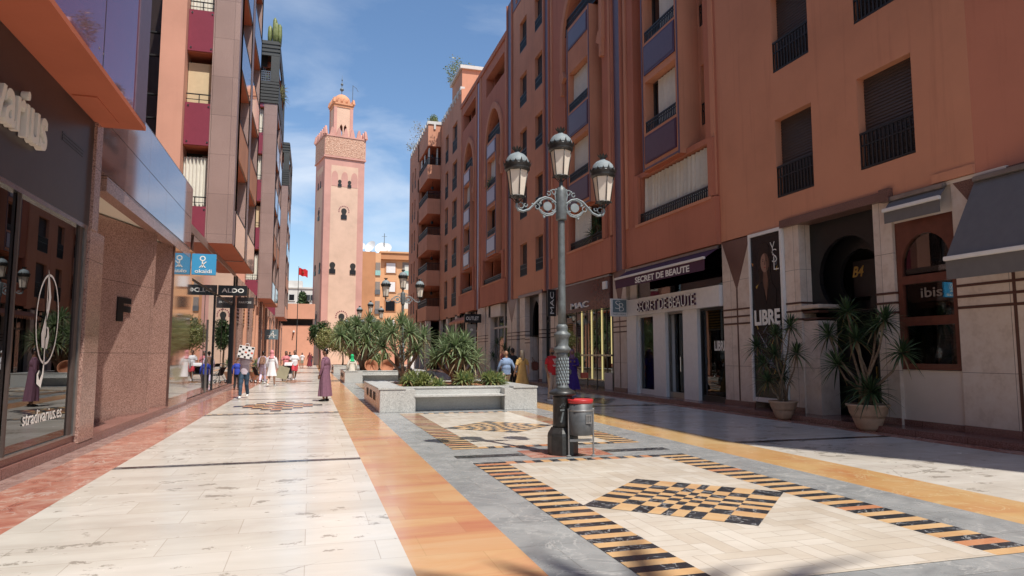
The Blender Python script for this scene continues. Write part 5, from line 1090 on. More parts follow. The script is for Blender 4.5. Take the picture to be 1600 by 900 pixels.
for i, (x, y, rz, lab) in enumerate(((3.9, 30.6, 0, 'second grey three lantern street lamp, rising behind the yuccas of the front planter'), (4.0, 49.2, .1, 'third three lantern street lamp, small, in front of the peach building'), (4.05, 68, -.1, 'fourth three lantern street lamp, tiny, just right of the minaret foot'))):
    c_ = copy_tree(lamp0); c_.location = (x, y, 0); c_.rotation_euler.z = rz; c_['label'] = lab

# ------------------------------------------------------------------ litter bin
bn = local('litter_bin', (4.12, 10.18, 0), 'dark grey cylindrical litter bin with red rim beside the nearest lamp', 'litter bin', None, R(-6))
m = MB().mat('bin_grey'); m.smooth = True; m.lathe([(.10, .335), (.185, .335), (.19, .345), (.19, .82), (.17, .825), (.165, .5)], 0, 0, 28); m.build('body', bn)
m = MB().mat('bin_red'); m.smooth = True; m.lathe([(.192, .825), (.199, .84), (.203, .875), (.195, .89), (.17, .87), (.10, .80)], 0, 0, 28); m.build('rim', bn)
m = MB().mat('bin_steel'); m.smooth = True; m.lathe([(.193, .70), (.196, .705), (.196, .725), (.193, .73)], 0, 0, 28); m.build('hoop', bn)
for s_ in (-1, 1):
    m = MB().mat('bin_steel'); m.tube([(s_ * .20, -.02, .72), (s_ * .20, -.02, .02)], .014, 8); m.ball((s_ * .20, -.02, .73), .018, 8, 5); m.lathe([(.04, 0.004), (.04, .015), (.015, .03)], s_ * .20, -.02, 8); m.build('post', bn)
m = MB().mat('bin_steel'); m.box(-.19, .19, -.04, 0, .23, .27); m.build('crossbar', bn)
m = MB().mat('alu_grey'); m.obox((.03, -.1925, .52), (.10, .018, 0), (0, -.004, 0), (0, 0, .14)); m.mat('bin_grey')
for i in range(3): m.obox((.045 + i * .03, -.196 + i * .005, .54), (.012, .002, 0), (0, -.003, 0), (0, 0, .10))
m.build('sticker', bn)

# ------------------------------------------------------------------ planters with built-in benches
def planter(y0, y1, label):
    t = thing('planter', (4.07, (y0 + y1) / 2, 0), label, 'planter', 'granite planters with benches')
    x0, x1, hh = 1.83, 6.36, .67; m = MB().mat('granite_grey'); bx0, bx1 = 2.82, 5.38; tk = .55
    m.bbox(x0 + .02, bx0, y0, y0 + tk, 0, hh - .05, .008); m.bbox(bx1, x1, y0, y0 + tk, 0, hh - .05, .008); m.bbox(bx0 - .001, bx1 + .001, y0 + .42, y0 + .62, 0, hh - .05, .005)
    m.bbox(x1 - .45, x1 - .002, y0 + tk, y1 - tk, 0, hh - .05, .005); m.bbox(x0 + .02, bx0, y1 - tk, y1, 0, hh - .05, .008); m.bbox(bx1, x1, y1 - tk, y1, 0, hh - .05, .008); m.bbox(bx0 - .001, bx1 + .001, y1 - .62, y1 - .42, 0, hh - .05, .005)
    m.mat('granite_pink'); m.bbox(x0, x0 + .4, y0 + .01, y1 - .01, .0, hh - .051, .006)
    m.mat('granite_grey'); m.bbox(x0 - .03, x0 + .72, y0 - .02, y1 + .02, hh - .05, hh, .006); m.bbox(x1 - .72, x1 + .02, y0 - .02, y1 + .02, hh - .049, hh + .001, .006); m.bbox(x0 + .72, x1 - .72, y0 + .40, y0 + .70, hh - .048, hh - .001, .006); m.bbox(x0 + .72, x1 - .72, y1 - .70, y1 - .40, hh - .048, hh - .001, .006)
    m.build('body', t)
    for a, b2 in ((y0 - .02, y0 + .44), (y1 - .44, y1 + .02)): m = MB().mat('granite_grey'); m.bbox(bx0 - .03, bx1 + .03, a, b2, .40, .455, .01); m.build('bench_seat', t)
    m = MB().mat('soil'); m.box(x0 + .4, x1 - .45, y0 + .6, y1 - .6, .1, hh - .1); m.build('soil', t)
    for q in (y0 + 1.15, y0 + 2.35, y0 + 3.6):
        m = MB().mat('shutter_brown'); m.box(x0 - .004, x0 - .001, q, q + .75, .26, .50); m.mat('interior_dark')
        for i in range(4): m.box(x0 - .012, x0 - .005, q + .04, q + .71, .29 + i * .05, .31 + i * .05)
        m.build('vent', t)
    return t
planter(19.05, 24.45, 'front grey granite planter with a recessed bench, yuccas and reddish soil'); planter(39.0, 44.4, 'second granite planter with bench, on which a woman in a green headscarf sits'); planter(58, 63.4, 'third granite planter, partly hidden by the yuccas near the minaret')

# ------------------------------------------------------------------ plants
def rosette(mb, c, ax, n, L, w_, mats, droop=.35, r=rnd, dry=0):
    c = Vector(c); ax = Vector(ax).normalized(); e1 = ax.orthogonal().normalized(); e2 = ax.cross(e1)
    for i in range(n):
        t = (i + r.random()) / n; an = i * 2.39996 + r.uniform(-.2, .2); el = PI / 2 - t * R(118) ; ln = L * (.75 + .35 * r.random()) * (.8 if t < .12 else 1)
        d = ax * math.sin(el) + (e1 * math.cos(an) + e2 * math.sin(an)) * math.cos(el); d.normalize()
        side = d.cross(ax); side = side.normalized() if side.length > .05 else e1; nn = side.cross(d)
        mb.mat(mats[0] if r.random() < .72 else mats[1]) if not (dry and t > .93) else mb.mat('leaf_dry')
        p = c + d * .03; vs = []; K = 3
        for k in range(K + 1):
            q = k / K; wd = w_ * (.55 + .9 * q if q < .45 else 1.05 * (1 - q) ** .8 * 1.35) * (1 if k < K else 0) * .5
            pos = p + d * ln * q + Vector((0, 0, -1)) * droop * ln * q * q * (.4 + .9 * t)
            if k < K: vs += [pos - side * wd, pos + nn * wd * -.35, pos + side * wd]
            else: vs.append(pos)
        fs = []
        for k in range(K - 1): a = 3 * k; fs += [(a, a + 1, a + 4, a + 3), (a + 1, a + 2, a + 5, a + 4)]
        a = 3 * (K - 1); fs += [(a, a + 1, a + 3), (a + 1, a + 2, a + 3)]; mb.add(vs, fs)
def yucca(loc, heads, label, group=None, trunks=True, L=.55, w_=.05, n=70, mats=('leaf_yucca', 'leaf_green'), base=(0, 0), seed=1, tr=.07, name='yucca_plant'):
    r = random.Random(seed); t = thing(name, loc, label, 'plant', group); lv = MB(); bk = MB().mat('bark'); bk.smooth = True
    x, y, z = loc
    for k, (dx, dy, dz) in enumerate(heads):
        if trunks:
            b0 = Vector((x + r.uniform(-.12, .12) + base[0], y + r.uniform(-.1, .1) + base[1], z - .03)); e = Vector((x + dx, y + dy, z + dz)); m1 = b0.lerp(e, .35) + Vector((-dx * .12, -dy * .12, dz * .02)); m2 = b0.lerp(e, .7) + Vector((dx * .05, dy * .05, -dz * .02))
            bk.tube([b0, m1, m2, e], [tr * 1.3, tr, tr * .8, tr * .7], 7); ax = (e - m2).normalized() + Vector((0, 0, .7))
        else: e = Vector((x + dx, y + dy, z + dz)); ax = Vector((r.uniform(-.3, .3), r.uniform(-.3, .3), 1))
        rosette(lv, e, ax, n + r.randrange(-8, 9), L * r.uniform(.88, 1.12), w_, mats, .38, r, 1)
    if trunks: bk.build('trunk', t)
    lv.build('leaves', t); return t
yg = 'yuccas in the granite planters'
yucca((4.55, 21.9, .57), [(-.42, -.30, 1.05), (-.12, .1, 1.50), (.22, -.22, 1.38), (.48, .2, 1.12), (-.62, .2, .85), (.1, -.45, .95), (.55, -.2, .80), (-.3, .4, 1.30), (.3, .4, 1.25), (-.1, -.35, 1.28)], 'dense many headed yucca in the front planter, right of the second lamp', yg, L=.62, w_=.072, n=58, seed=4)
yucca((3.15, 23.6, .57), [(-.5, -.1, 1.75), (.3, -.2, 1.15), (.62, .1, 1.65), (-.15, .2, 2.05), (-.75, .2, 1.25), (.1, -.3, 1.75)], 'slender yucca with thin trunks at the left rear of the front planter', yg, L=.66, w_=.072, n=60, seed=9, tr=.05)
yucca((3.0, 41.2, .57), [(-.6, -.4, 1.9), (.1, -.6, 2.2), (.7, -.3, 2.4), (-1.1, 0, 1.7), (.3, .3, 2.9), (-.4, .3, 2.7), (1.2, -.2, 2.0), (1.3, .4, 2.6), (-.9, .5, 2.4), (.1, -.8, 1.6), (.8, -.8, 1.7), (-1.35, -.5, 2.1)], 'large clump of tall yuccas rising from the second planter', yg, L=1.0, w_=.10, n=62, seed=11, tr=.11)
yucca((5.2, 42.0, .57), [(-.4, -.4, 2.1), (.3, -.3, 2.5), (.8, .1, 2.0), (-.6, .3, 2.7), (.2, .5, 3.0), (0, -.8, 1.6), (.9, -.6, 1.7)], 'tall yucca clump on the right end of the second planter', yg, L=1.0, w_=.10, n=60, seed=12, tr=.10)
yucca((3.6, 61.6, .57), [(-.4, -.4, 2.4), (.5, -.3, 3.0), (0, .3, 3.5), (-1.0, .2, 2.8), (1.1, .2, 2.6), (-.6, -.6, 1.7), (.9, -.5, 1.9)], 'tall thin yuccas on the third planter, in front of the minaret foot', yg, L=1.15, w_=.12, n=60, seed=13, tr=.1)
yucca((5.2, 60.8, .57), [(-.5, -.4, 2.6), (.5, -.3, 3.2), (0, .4, 3.6), (-1.1, .3, 3.0), (1.2, 0, 2.7)], 'yuccas on the third planter behind the bigger clumps', yg, L=1.15, w_=.12, n=60, seed=14, tr=.1)
bg_ = 'low bushy succulents along the front of the planter'
for i, (x, y, wdt, nh, lab) in enumerate(((3.05, 20.35, .42, 15, 'wide low spiky bush at the left front of the first planter'), (3.62, 20.0, .14, 4, 'small low spiky bush just right of the widest one in the front planter'), (4.5, 20.25, .24, 7, 'medium spiky bush below the dense yucca in the front planter'), (5.2, 20.25, .30, 9, 'rounded spiky bush near the right end of the front planter'), (5.62, 20.5, .15, 4, 'small upright spiky bush at the far right of the front planter'))):
    r = random.Random(30 + i); yucca((x, y, .57), [(r.uniform(-wdt, wdt) * .85, r.uniform(-.25, .25), r.uniform(.06, .32)) for _ in range(nh)], lab, bg_, False, .33, .055, 40, ('leaf_lime', 'leaf_green'), seed=50 + i, name='spiky_bush')
gr_ = MB(); rr = random.Random(8)
for i in range(16): p = Vector((5.4 + rr.uniform(-.12, .12), 20.3, .57)); d = Vector((rr.uniform(-.35, .35), rr.uniform(-.3, .3), 1)); gr_.mat('leaf_lime'); s_ = Vector((.016, .004, 0)); e = p + d * rr.uniform(.4, .62); gr_.add([p - s_, p + s_, e + Vector((0, 0, -.01))], [(0, 1, 2)])
tag(gr_.build('grass_tuft'), 'tuft of long upright blades beside the rounded bush in the front planter', 'plant')
# potted yuccas
def pot(loc, s_, label, group):
    t = thing('flower_pot', loc, label, 'flower pot', group); m = MB().mat('terracotta'); m.smooth = True
    m.lathe([(r_ * s_, z * s_) for r_, z in ((.17, 0), (.24, .06), (.31, .25), (.325, .30), (.34, .30), (.35, .34), (.37, .36), (.40, .50), (.44, .53), (.44, .56), (.36, .56), (.34, .48))], loc[0], loc[1], 28, z=loc[2]); m.build('vessel', t)
    m = MB().mat('bark'); m.lathe([(.01, .49 * s_), (.345 * s_, .49 * s_)], loc[0], loc[1], 20, z=loc[2]); m.build('soil', t); return t
pg = 'terracotta pots at the right shopfronts'
pot((11.22, 14.45, 0), .80, 'beige terracotta pot below the poster, holding the smaller yucca', pg); pot((11.3, 11.85, 0), .98, 'larger beige terracotta pot in front of the black doorway pillar', pg)
yucca((11.22, 14.45, .40), [(0, -.36, 1.85), (-.05, .88, 1.38), (.05, .26, 1.68), (-.15, .05, 1.15), (.05, -.48, 1.2), (-.1, .58, .95), (.1, .1, .65), (-.15, .35, .5)], 'smaller potted yucca in front of the tall poster', 'potted yuccas', L=.44, w_=.042, n=66, mats=('leaf_dark', 'leaf_green'), seed=21, tr=.022)
yucca((11.3, 11.85, .50), [(-.1, .36, 2.0), (0, -.55, 1.78), (0, 1.05, 1.52), (-.05, -.98, 1.12), (-.12, .1, 1.38), (0, .16, .35), (-.1, .70, .85), (.1, -.22, 1.62), (.1, .55, 1.7), (-.1, -.2, .3)], 'larger potted yucca with long bare branches beside the black horseshoe doorway', 'potted yuccas', L=.50, w_=.046, n=72, mats=('leaf_dark', 'leaf_green'), seed=22, tr=.03)
# dark plant near the far doors, pot on the left
pot((11.0, 36.9, .0), .8, 'small pot beside the walking couple near the far arched door', 'far pots'); yucca((11.0, 39.4, .3), [(-.5, .2, 1.1), (0, -.3, 1.6), (.4, .1, 1.4), (-.2, .5, 1.9), (.3, -.6, 1.0)], 'dark slender potted yucca behind the man in blue by the far shops', None, L=.6, w_=.05, n=50, mats=('leaf_dark', 'leaf_green'), seed=27, tr=.03); pot((11.0, 39.4, 0), .8, 'pot of the dark yucca behind the man in blue', 'far pots')
pot((-3.1, 44.0, 0), 1.0, 'wide terracotta pot at the foot of the left pillars near the pushchair', 'left pots'); yucca((-3.1, 44.0, .5), [(-.1, 0, .3), (.2, .2, .45), (0, -.3, .5)], 'short green plant in the wide pot beside the left pillars', None, L=.5, w_=.06, n=40, seed=28, tr=.03)
# baskets lying on the second planter
for x, y, a_, lab in ((3.35, 39.9, .3, 'tilted round terracotta bowl on the second planter, left one'), (4.25, 39.9, -.2, 'tilted dark terracotta bowl on the second planter, right one')):
    t = local('terracotta_bowl', (x, y, .88), lab, 'bowl', 'tilted bowls on the second planter'); m = MB().mat('terracotta_red'); m.smooth = True
    prof = [(.05, -.30), (.22, -.26), (.36, -.12), (.42, .08), (.39, .08), (.32, -.1), (.18, -.2), (.03, -.22)]; m.lathe(prof, 0, 0, 24); o = m.build('bowl', t); o.rotation_euler = (R(62), 0, a_)
# trees and shrubs built of leaf clumps
def crown(mb, c, rad, n, mats, ls=.09, seed=1, lumps=9, lmix=None):
    r = random.Random(seed); c = Vector(c); rad = Vector(rad); cs = []
    for i in range(lumps):
        while True:
            q = Vector((r.uniform(-1, 1), r.uniform(-1, 1), r.uniform(-1, 1)))
            if .35 < q.length < .8: break
        cs.append((Vector((c.x + q.x * rad.x, c.y + q.y * rad.y, c.z + q.z * rad.z)), r.uniform(.32, .55), r.random()))
    for i in range(n):
        k, sz, mm_ = cs[r.randrange(lumps)]; d = Vector((r.gauss(0, 1), r.gauss(0, 1), r.gauss(0, 1))).normalized() * (r.random() ** .4) * sz
        p = Vector((k.x + d.x * rad.x, k.y + d.y * rad.y, k.z + d.z * rad.z)); a = Vector((r.uniform(-1, 1), r.uniform(-1, 1), r.uniform(-.6, .8))).normalized(); b2 = a.cross(Vector((r.uniform(-1, 1), r.uniform(-1, 1), r.uniform(-1, 1)))).normalized()
        L_ = ls * r.uniform(.6, 1.3); mb.mat(mats[1] if r.random() < (.25 + .5 * mm_) else mats[0]); mb.add([p, p + a * L_ * .5 + b2 * L_ * .28, p + a * L_, p + a * L_ * .5 - b2 * L_ * .28], [(0, 1, 2, 3)])
def tree(loc, H_, rad, label, mats, n=4000, ls=.12, cat='tree', name='tree', tr=.12, seed=1, lumps=10, group=None, rad_z=None):
    t = thing(name, loc, label, cat, group); x, y, z = loc; rz_ = rad_z or rad * .9; m = MB().mat('bark'); m.smooth = True; r = random.Random(seed)
    m.tube([(x, y, z - .05), (x + .04, y, z + (H_ - 2 * rz_) * .5), (x - .03, y, z + H_ - rz_ * 1.3)], [tr, tr * .8, tr * .55], 8)
    for k in range(6): an = k * 1.05 + r.random(); m.tube([(x - .02, y, z + H_ - rz_ * 1.7 + k * .05), (x + math.cos(an) * rad * .35, y + math.sin(an) * rad * .35, z + H_ - rz_ * 1.1), (x + math.cos(an) * rad * .7, y + math.sin(an) * rad * .7, z + H_ - rz_ * r.uniform(.4, 1.0))], [tr * .45, tr * .3, tr * .1], 5)
    m.build('trunk', t); m = MB(); crown(m, (x, y, z + H_ - rz_), (rad, rad, rz_), n, mats, ls, seed, lumps); m.build('crown', t); return t
tree((.95, 76, 0), 5.4, 1.25, 'round green tree standing against the minaret foot', ('leaf_dark', 'leaf_green'), 7000, .2, seed=3, rad_z=1.7, lumps=16)
tree((-1.35, 108, 0), 11.2, 1.1, 'small dark tree top showing above the salmon wall behind the flagpole', ('leaf_dark', 'leaf_green'), 3000, .3, seed=5, rad_z=1.6)
tree((2.6, 59.3, .55), 4.0, 1.9, 'pale yellowish flowering shrub left of the tall yuccas', ('leaf_pale', 'leaf_lime'), 7000, .18, 'shrub', 'shrub', .08, 6, 14, None, 1.6)
tree((3.9, 72, 0), 5.2, 1.9, 'lighter cream tinted shrub behind the third planter', ('leaf_pale', 'leaf_green'), 5000, .18, 'shrub', 'shrub', .08, 7, 12, None, 1.5)
tree((4.6, 50, 0), 1.9, 1.1, 'bright green low hedge bush behind the second planter', ('leaf_lime', 'leaf_green'), 5000, .12, 'shrub', 'shrub', .05, 8, 12, None, .8)
tree((12.8, 61.5, 26.3), 3.2, 1.6, 'thin leafed tree on the roof terrace of the far orange building', ('leaf_green', 'leaf_pale'), 900, .18, seed=9, tr=.07, lumps=14, group=None)
tree((11.3, 67.5, 24.2), 1.6, .9, 'bright green bush on the roof corner of the far orange building', ('leaf_green', 'leaf_lime'), 1800, .16, 'shrub', 'shrub', .05, 10)
tree((10.95, 72, 24.2), 2.6, 1.4, 'bare twiggy shrub on the roof edge at the far end', ('leaf_dry', 'leaf_pale'), 350, .16, 'shrub', 'shrub', .03, 12, 12)
tree((10.95, 75.6, 24.2), 1.8, 1.1, 'lower bare twiggy shrub overhanging the far roof corner', ('leaf_dry', 'leaf_pale'), 300, .16, 'shrub', 'shrub', .03, 13, 12)
t = thing('cactus', (-3.3, 53.5, 25.2), 'pale green column cactus on the slatted rooftop', 'cactus')
for dx, hh in ((0, 2.2), (.35, 1.8), (-.35, 1.6), (.12, 1.9)):
    m = MB().mat('leaf_lime'); m.smooth = True; m.lathe([(.13, 0), (.16, hh * .5), (.13, hh * .9), (.03, hh)], -3.3 + dx, 53.5 + abs(dx) * .5, 14, z=25.2, rf=lambda a, q: 1 + .18 * math.cos(a * 7)); m.build('stem', t)
yucca((-3.3, 53.6, 22.1), [(-.3, 0, .5), (.15, 0, .9), (-.1, .2, 1.2)], 'green potted plant behind the dark rooftop railing', None, L=.45, w_=.07, n=30, mats=('leaf_lime', 'leaf_green'), seed=44, tr=.03)
yucca((-3.1, 56.8, 22.1), [(.2, 0, .6), (.3, .5, 1.0), (.25, 1.0, .5)], 'spiky plant leaning out of the dark rooftop opening', None, L=.7, w_=.06, n=30, mats=('leaf_pale', 'leaf_green'), seed=45, tr=.03)
yucca((11.9, 27.2, 6.5), [(-.0, .1, .75), (.1, -.3, .5), (0, .5, .35)], 'spiky balcony yucca beside the tied white curtain', None, L=.55, w_=.045, n=50, mats=('leaf_dark', 'leaf_green'), seed=46, tr=.03)
yucca((11.85, 45.2, 13.2), [(0, 0, .4), (-.05, .3, .2)], 'green plant on the ledge of the far arched bay', None, L=.5, w_=.07, n=30, mats=('leaf_green', 'leaf_lime'), seed=47, tr=.03)
# tall palm behind the viewpoint whose crown shades the foreground floor
t = thing('palm_tree', (6.9, -8.0, 0), 'tall palm standing just behind the viewpoint, shading the nearest paving', 'palm tree')
m = MB().mat('bark'); m.smooth = True; m.tube([(6.9, -8, 0), (6.8, -7.8, 10), (6.35, -7.1, 22)], [.26, .2, .15], 10); m.build('trunk', t)
m = MB(); rosette(m, (6.35, -7.1, 22.05), (0, 0, 1), 17, 2.7, .30, ('leaf_green', 'leaf_dark'), .5, random.Random(3)); m.build('fronds', t)

# ------------------------------------------------------------------ people
def remeshed(mb, vox, name, parent, smooth=2, extra=None):
    o = mb.build('tmp'); o.data.materials.clear()
    md = o.modifiers.new('r', 'REMESH'); md.mode = 'VOXEL'; md.voxel_size = vox
    sm = o.modifiers.new('s', 'SMOOTH'); sm.iterations = smooth; sm.factor = .5
    dg = bpy.context.evaluated_depsgraph_get(); me = bpy.data.meshes.new_from_object(o.evaluated_get(dg))
    out_ = MB(); out_.mat(mb.mats[0]); out_.smooth = True; out_.add([v.co for v in me.vertices], [list(p.vertices) for p in me.polygons])
    od = o.data; bpy.data.objects.remove(o); bpy.data.meshes.remove(od); bpy.data.meshes.remove(me)
    out_.smooth = False
    if extra: extra(out_)
    return out_.build(name, parent)
def skinmat(k):
    n = 'skin_%d' % k
    if n not in M: plain(n, ((.42, .23, .15), (.30, .155, .095), (.22, .11, .07), (.50, .30, .22))[k], .5, var=.05)
    return n
STAND = dict(lk=(.10, .03, .50), la=(.11, -.03, .07), rk=(-.10, .03, .50), ra=(-.11, -.03, .07))
WALK = dict(lk=(.09, .16, .50), la=(.09, .24, .09), rk=(-.09, .02, .49), ra=(-.09, -.26, .14))
def person(loc, rz, label, s=1.0, skin=1, legs=STAND, le=(.26, -.02, 1.14), lw=(.27, .10, .90), re=(-.26, -.02, 1.14), rw=(-.27, .10, .90), top=None, sleeve='short', bottom=None, shoes='black_paint', hair=('short', 'poster_hair'), beard=False, fem=False, seated=False, robe=None, girth=1.0, headrot=0, shirt_hem=.86, group='people walking in the street', turn=0):
    t = local('person', loc, label, 'person', group, R(rz)); t.scale = (s, s, s)
    lift = 0
    if seated: lift = -.95
    hp = lambda p: Vector((p[0], p[1], p[2]))
    sk = skinmat(skin); m = MB().mat(sk); g_ = girth; sh = .165 if fem else .185
    H = Matrix.Rotation(R(headrot), 4, 'Z')
    def hd(p): q = H @ Vector((p[0], p[1], 0)); return (q.x, q.y + .01, p[2])
    m.ball(hd((0, 0, 1.665)), (.076, .092, .105), 14, 10); m.ball(hd((0, .035, 1.60)), (.052, .055, .06), 10, 8); m.tube([hd((0, .08, 1.665)), hd((0, .108, 1.632))], [.010, .017], 6)
    for e in (-1, 1): m.ball(hd((e * .078, -.005, 1.65)), (.014, .02, .03), 8, 6)
    m.tube([(0, -.015, 1.42), (0, 0, 1.60)], [.062, .052], 10)
    m.ball((0, 0, .97), (.155 * g_, .11 * g_, .13), 14, 9); m.ball((0, .0, 1.12), (.135 * g_, .10 * g_ * g_, .16), 14, 9); m.ball((0, 0, 1.30), ((.15 if fem else .17) * g_, .11 * g_, .17), 14, 9); m.tube([(-sh + .03, -.01, 1.42), (0, -.01, 1.45), (sh - .03, -.01, 1.42)], [.055, .06, .055], 8)
    if fem: m.ball((.07, .085, 1.29), .06, 8, 6); m.ball((-.07, .085, 1.29), .06, 8, 6)
    arms = {}
    for sg, el, wr in ((1, le, lw), (-1, re, rw)):
        a, b, c = Vector((sg * sh, -.01, 1.41)), hp(el), hp(wr); arms[sg] = (a, b, c)
        m.tube([a, a.lerp(b, .5), b], [.052, .046, .038], 9); m.tube([b, b.lerp(c, .4), c], [.038, .036, .025], 9)
        d = (c - b).normalized(); sd = Vector((0, 1, 0)) - d * d.y; sd = sd.normalized() if sd.length > .1 else Vector((1, 0, 0)); th = d.cross(sd)
        m.obox(c - sd * .036 - th * .012, sd * .072, th * .024, d * .085)
        for k, ln in enumerate((.062, .075, .07, .055)):
            f0 = c + d * .08 + sd * (-.029 + .0193 * k); f1 = f0 + d * ln * .55 ; f2 = f1 + (d * .7 - th * sg * .5) * ln * .5; m.tube([f0, f1, f2], [.0095, .009, .007], 6)
        f0 = c + d * .02 + sd * .035; m.tube([f0, f0 + sd * .03 + d * .03, f0 + sd * .032 + d * .06], [.012, .010, .008], 6)
    lg = []
    for sg, kn, an in ((1, legs['lk'], legs['la']), (-1, legs['rk'], legs['ra'])):
        a, b, c = Vector((sg * .085 * g_, 0, .92)), hp(kn), hp(an); lg.append((a, b, c))
        m.tube([a, a.lerp(b, .5), b], [.09 * g_, .075 * g_, .055], 10); m.tube([b, b.lerp(c, .35), c], [.053, .055, .036], 10)
        m.tube([c + Vector((0, -.05, -.03)), c + Vector((0, .06, -.035)), c + Vector((0, .15, -.045))], [.032, .035, .022], 8)
    def face(o_):
        o_.mat('window_dark')
        for e in (-1, 1): o_.ball(hd((e * .03, .083, 1.668)), (.011, .008, .007), 6, 5); o_.mat('poster_hair'); o_.ball(hd((e * .031, .087, 1.688)), (.018, .006, .004), 6, 4); o_.mat('window_dark')
        o_.mat('poster_lip'); o_.ball(hd((0, .088, 1.602)), (.022, .008, .006), 6, 4)
        if beard: o_.mat('poster_hair'); o_.ball(hd((0, .05, 1.578)), (.06, .055, .05), 10, 7)
    remeshed(m, .0085, 'body', t, 2, face)
    # clothing
    if top:
        m = MB().mat(top); k = 1.13
        m.ball((0, 0, 1.30), ((.158 if fem else .178) * g_ * 1.05, .118 * g_ * 1.08, .175), 16, 10); m.ball((0, 0, 1.12), (.145 * g_ * k, .108 * g_ * g_ * 1.12, .18), 16, 10); m.tube([(-sh + .02, -.01, 1.415), (0, -.01, 1.45), (sh - .02, -.01, 1.415)], [.066, .07, .066], 9); m.tube([(0, -.01, 1.42), (0, 0, 1.5)], [.08, .066], 10)
        if not (robe): m.lathe([(.158 * g_, shirt_hem), (.162 * g_, 1.05), (.14 * g_, 1.2)], 0, 0, 18, sy=.78)
        for sg in (1, -1):
            a, b, c = arms[sg]; m.tube([a, a.lerp(b, .55), b if sleeve == 'long' else a.lerp(b, .75)], [.066, .062, .054 if sleeve == 'long' else .062], 10)
            if sleeve == 'long': m.tube([b, b.lerp(c, .5), c - (c - b) * .04], [.054, .050, .040], 10)
        remeshed(m, .0125, 'robe_top' if robe else 'shirt', t, 3)
    if bottom:
        m = MB().mat(bottom[1]); m.ball((0, 0, .97), (.165 * g_, .122 * g_, .13), 14, 9); full = bottom[0] == 'trousers'
        for a, b, c in lg:
            if full: m.tube([a, a.lerp(b, .5), b, b.lerp(c, .5), c + Vector((0, 0, .03))], [.10 * g_, .088 * g_, .072, .066, .060], 10)
            else: m.tube([a, a.lerp(b, .5), a.lerp(b, .9)], [.105 * g_, .10 * g_, .10], 10)
        remeshed(m, .0125, 'trousers' if full else 'shorts', t, 3)
    if robe:
        m = MB().mat(robe[0]); m.smooth = True; z0, w0 = robe[1], robe[2]; r_ = random.Random(len(label)); ph = r_.uniform(0, 6)
        rows = [(.13 * g_, 1.30), (.155 * g_, 1.12), (.175 * g_, .98), (.19 * g_, .85)] + [(.19 * g_ + (w0 - .19) * q, .85 + (z0 - .85) * q) for q in (.25, .5, .75, .93, 1)]
        if seated: rows = rows[:4]
        vs = []; fs = []; S = 40
        for (rr_, z) in rows:
            q = max(0, (1.0 - z))
            for k in range(S):
                an = 2 * PI * k / S; f = 1 + (.11 * math.sin(an * 6 + ph) + .07 * math.sin(an * 11 + ph * 2 + z)) * min(1, q * 1.5)
                vs.append((rr_ * f * math.cos(an) + turn * q * .1, rr_ * f * math.sin(an) * .80 + robe[3] * q * .12, z))
        for i in range(len(rows) - 1):
            for k in range(S): fs.append((i * S + k, i * S + (k + 1) % S, (i + 1) * S + (k + 1) % S, (i + 1) * S + k))
        m.add(vs, fs); m.build('robe_skirt', t)
    for a, b, c in lg:
        m = MB().mat(shoes); m.smooth = True; m.tube([c + Vector((0, -.075, -.03)), c + Vector((0, -.03, -.028)), c + Vector((0, .07, -.036)), c + Vector((0, .15, -.044)), c + Vector((0, .185, -.05))], [.025, .043, .043, .034, .015], 10); m.build('shoe', t)
    kind, hm = hair
    if kind != 'bald':
        m = MB().mat(hm); m.smooth = True
        def hc(p): return hd(p)
        if kind == 'short': m.ball(hc((0, -.018, 1.70)), (.082, .092, .088), 16, 10); m.ball(hc((0, -.045, 1.645)), (.074, .06, .07), 12, 8)
        elif kind == 'long': m.ball(hc((0, -.015, 1.695)), (.086, .096, .092), 16, 10); m.tube([hc((0, -.05, 1.68)), hc((0, -.075, 1.55)), hc((0, -.10, 1.38))], [.078, .082, .05], 12)
        elif kind == 'cap': m.ball(hc((0, -.008, 1.705)), (.086, .098, .082), 16, 8); m.ball(hc((0, .10, 1.70)), (.06, .06, .01), 10, 5)
        elif kind == 'hijab': m.ball(hc((0, -.02, 1.68)), (.098, .105, .122), 16, 12); m.tube([hc((0, -.02, 1.60)), (0, 0, 1.50), (0, .01, 1.40)], [.09, .11, .165], 14); m.ball((0, .0, 1.40), (.17, .13, .07), 14, 8)
        nm = {'short': 'hair', 'long': 'hair', 'cap': 'cap', 'hijab': 'headscarf'}[kind]
        if kind == 'hijab': # leave the face free
            m2 = remeshed(m, .013, nm, t, 2)
        elif kind == 'cap': m.build(nm, t)
        else: remeshed(m, .011, nm, t, 1)
        if kind == 'hijab':
            q = MB().mat(sk); q.smooth = True; q.ball(hd((0, .052, 1.66)), (.062, .052, .082), 14, 10); q.tube([hd((0, .09, 1.665)), hd((0, .122, 1.632))], [.010, .016], 6); q.mat('window_dark')
            for e in (-1, 1): q.ball(hd((e * .027, .098, 1.672)), (.010, .008, .006), 6, 5)
            q.mat('poster_lip'); q.ball(hd((0, .1, 1.608)), (.02, .008, .006), 6, 4); q.build('face', t)
    return t
plain('djellaba', (.19, .09, .135), .85, var=.12, vs_=14); plain('white_shirt', (.72, .70, .72), .8, var=.04); plain('striped_shirt', (.50, .43, .49), .8, var=.08, vs_=30); plain('jeans', (.025, .05, .085), .85, var=.5, vs_=9); plain('red_shorts', (.55, .05, .07), .8, var=.06)
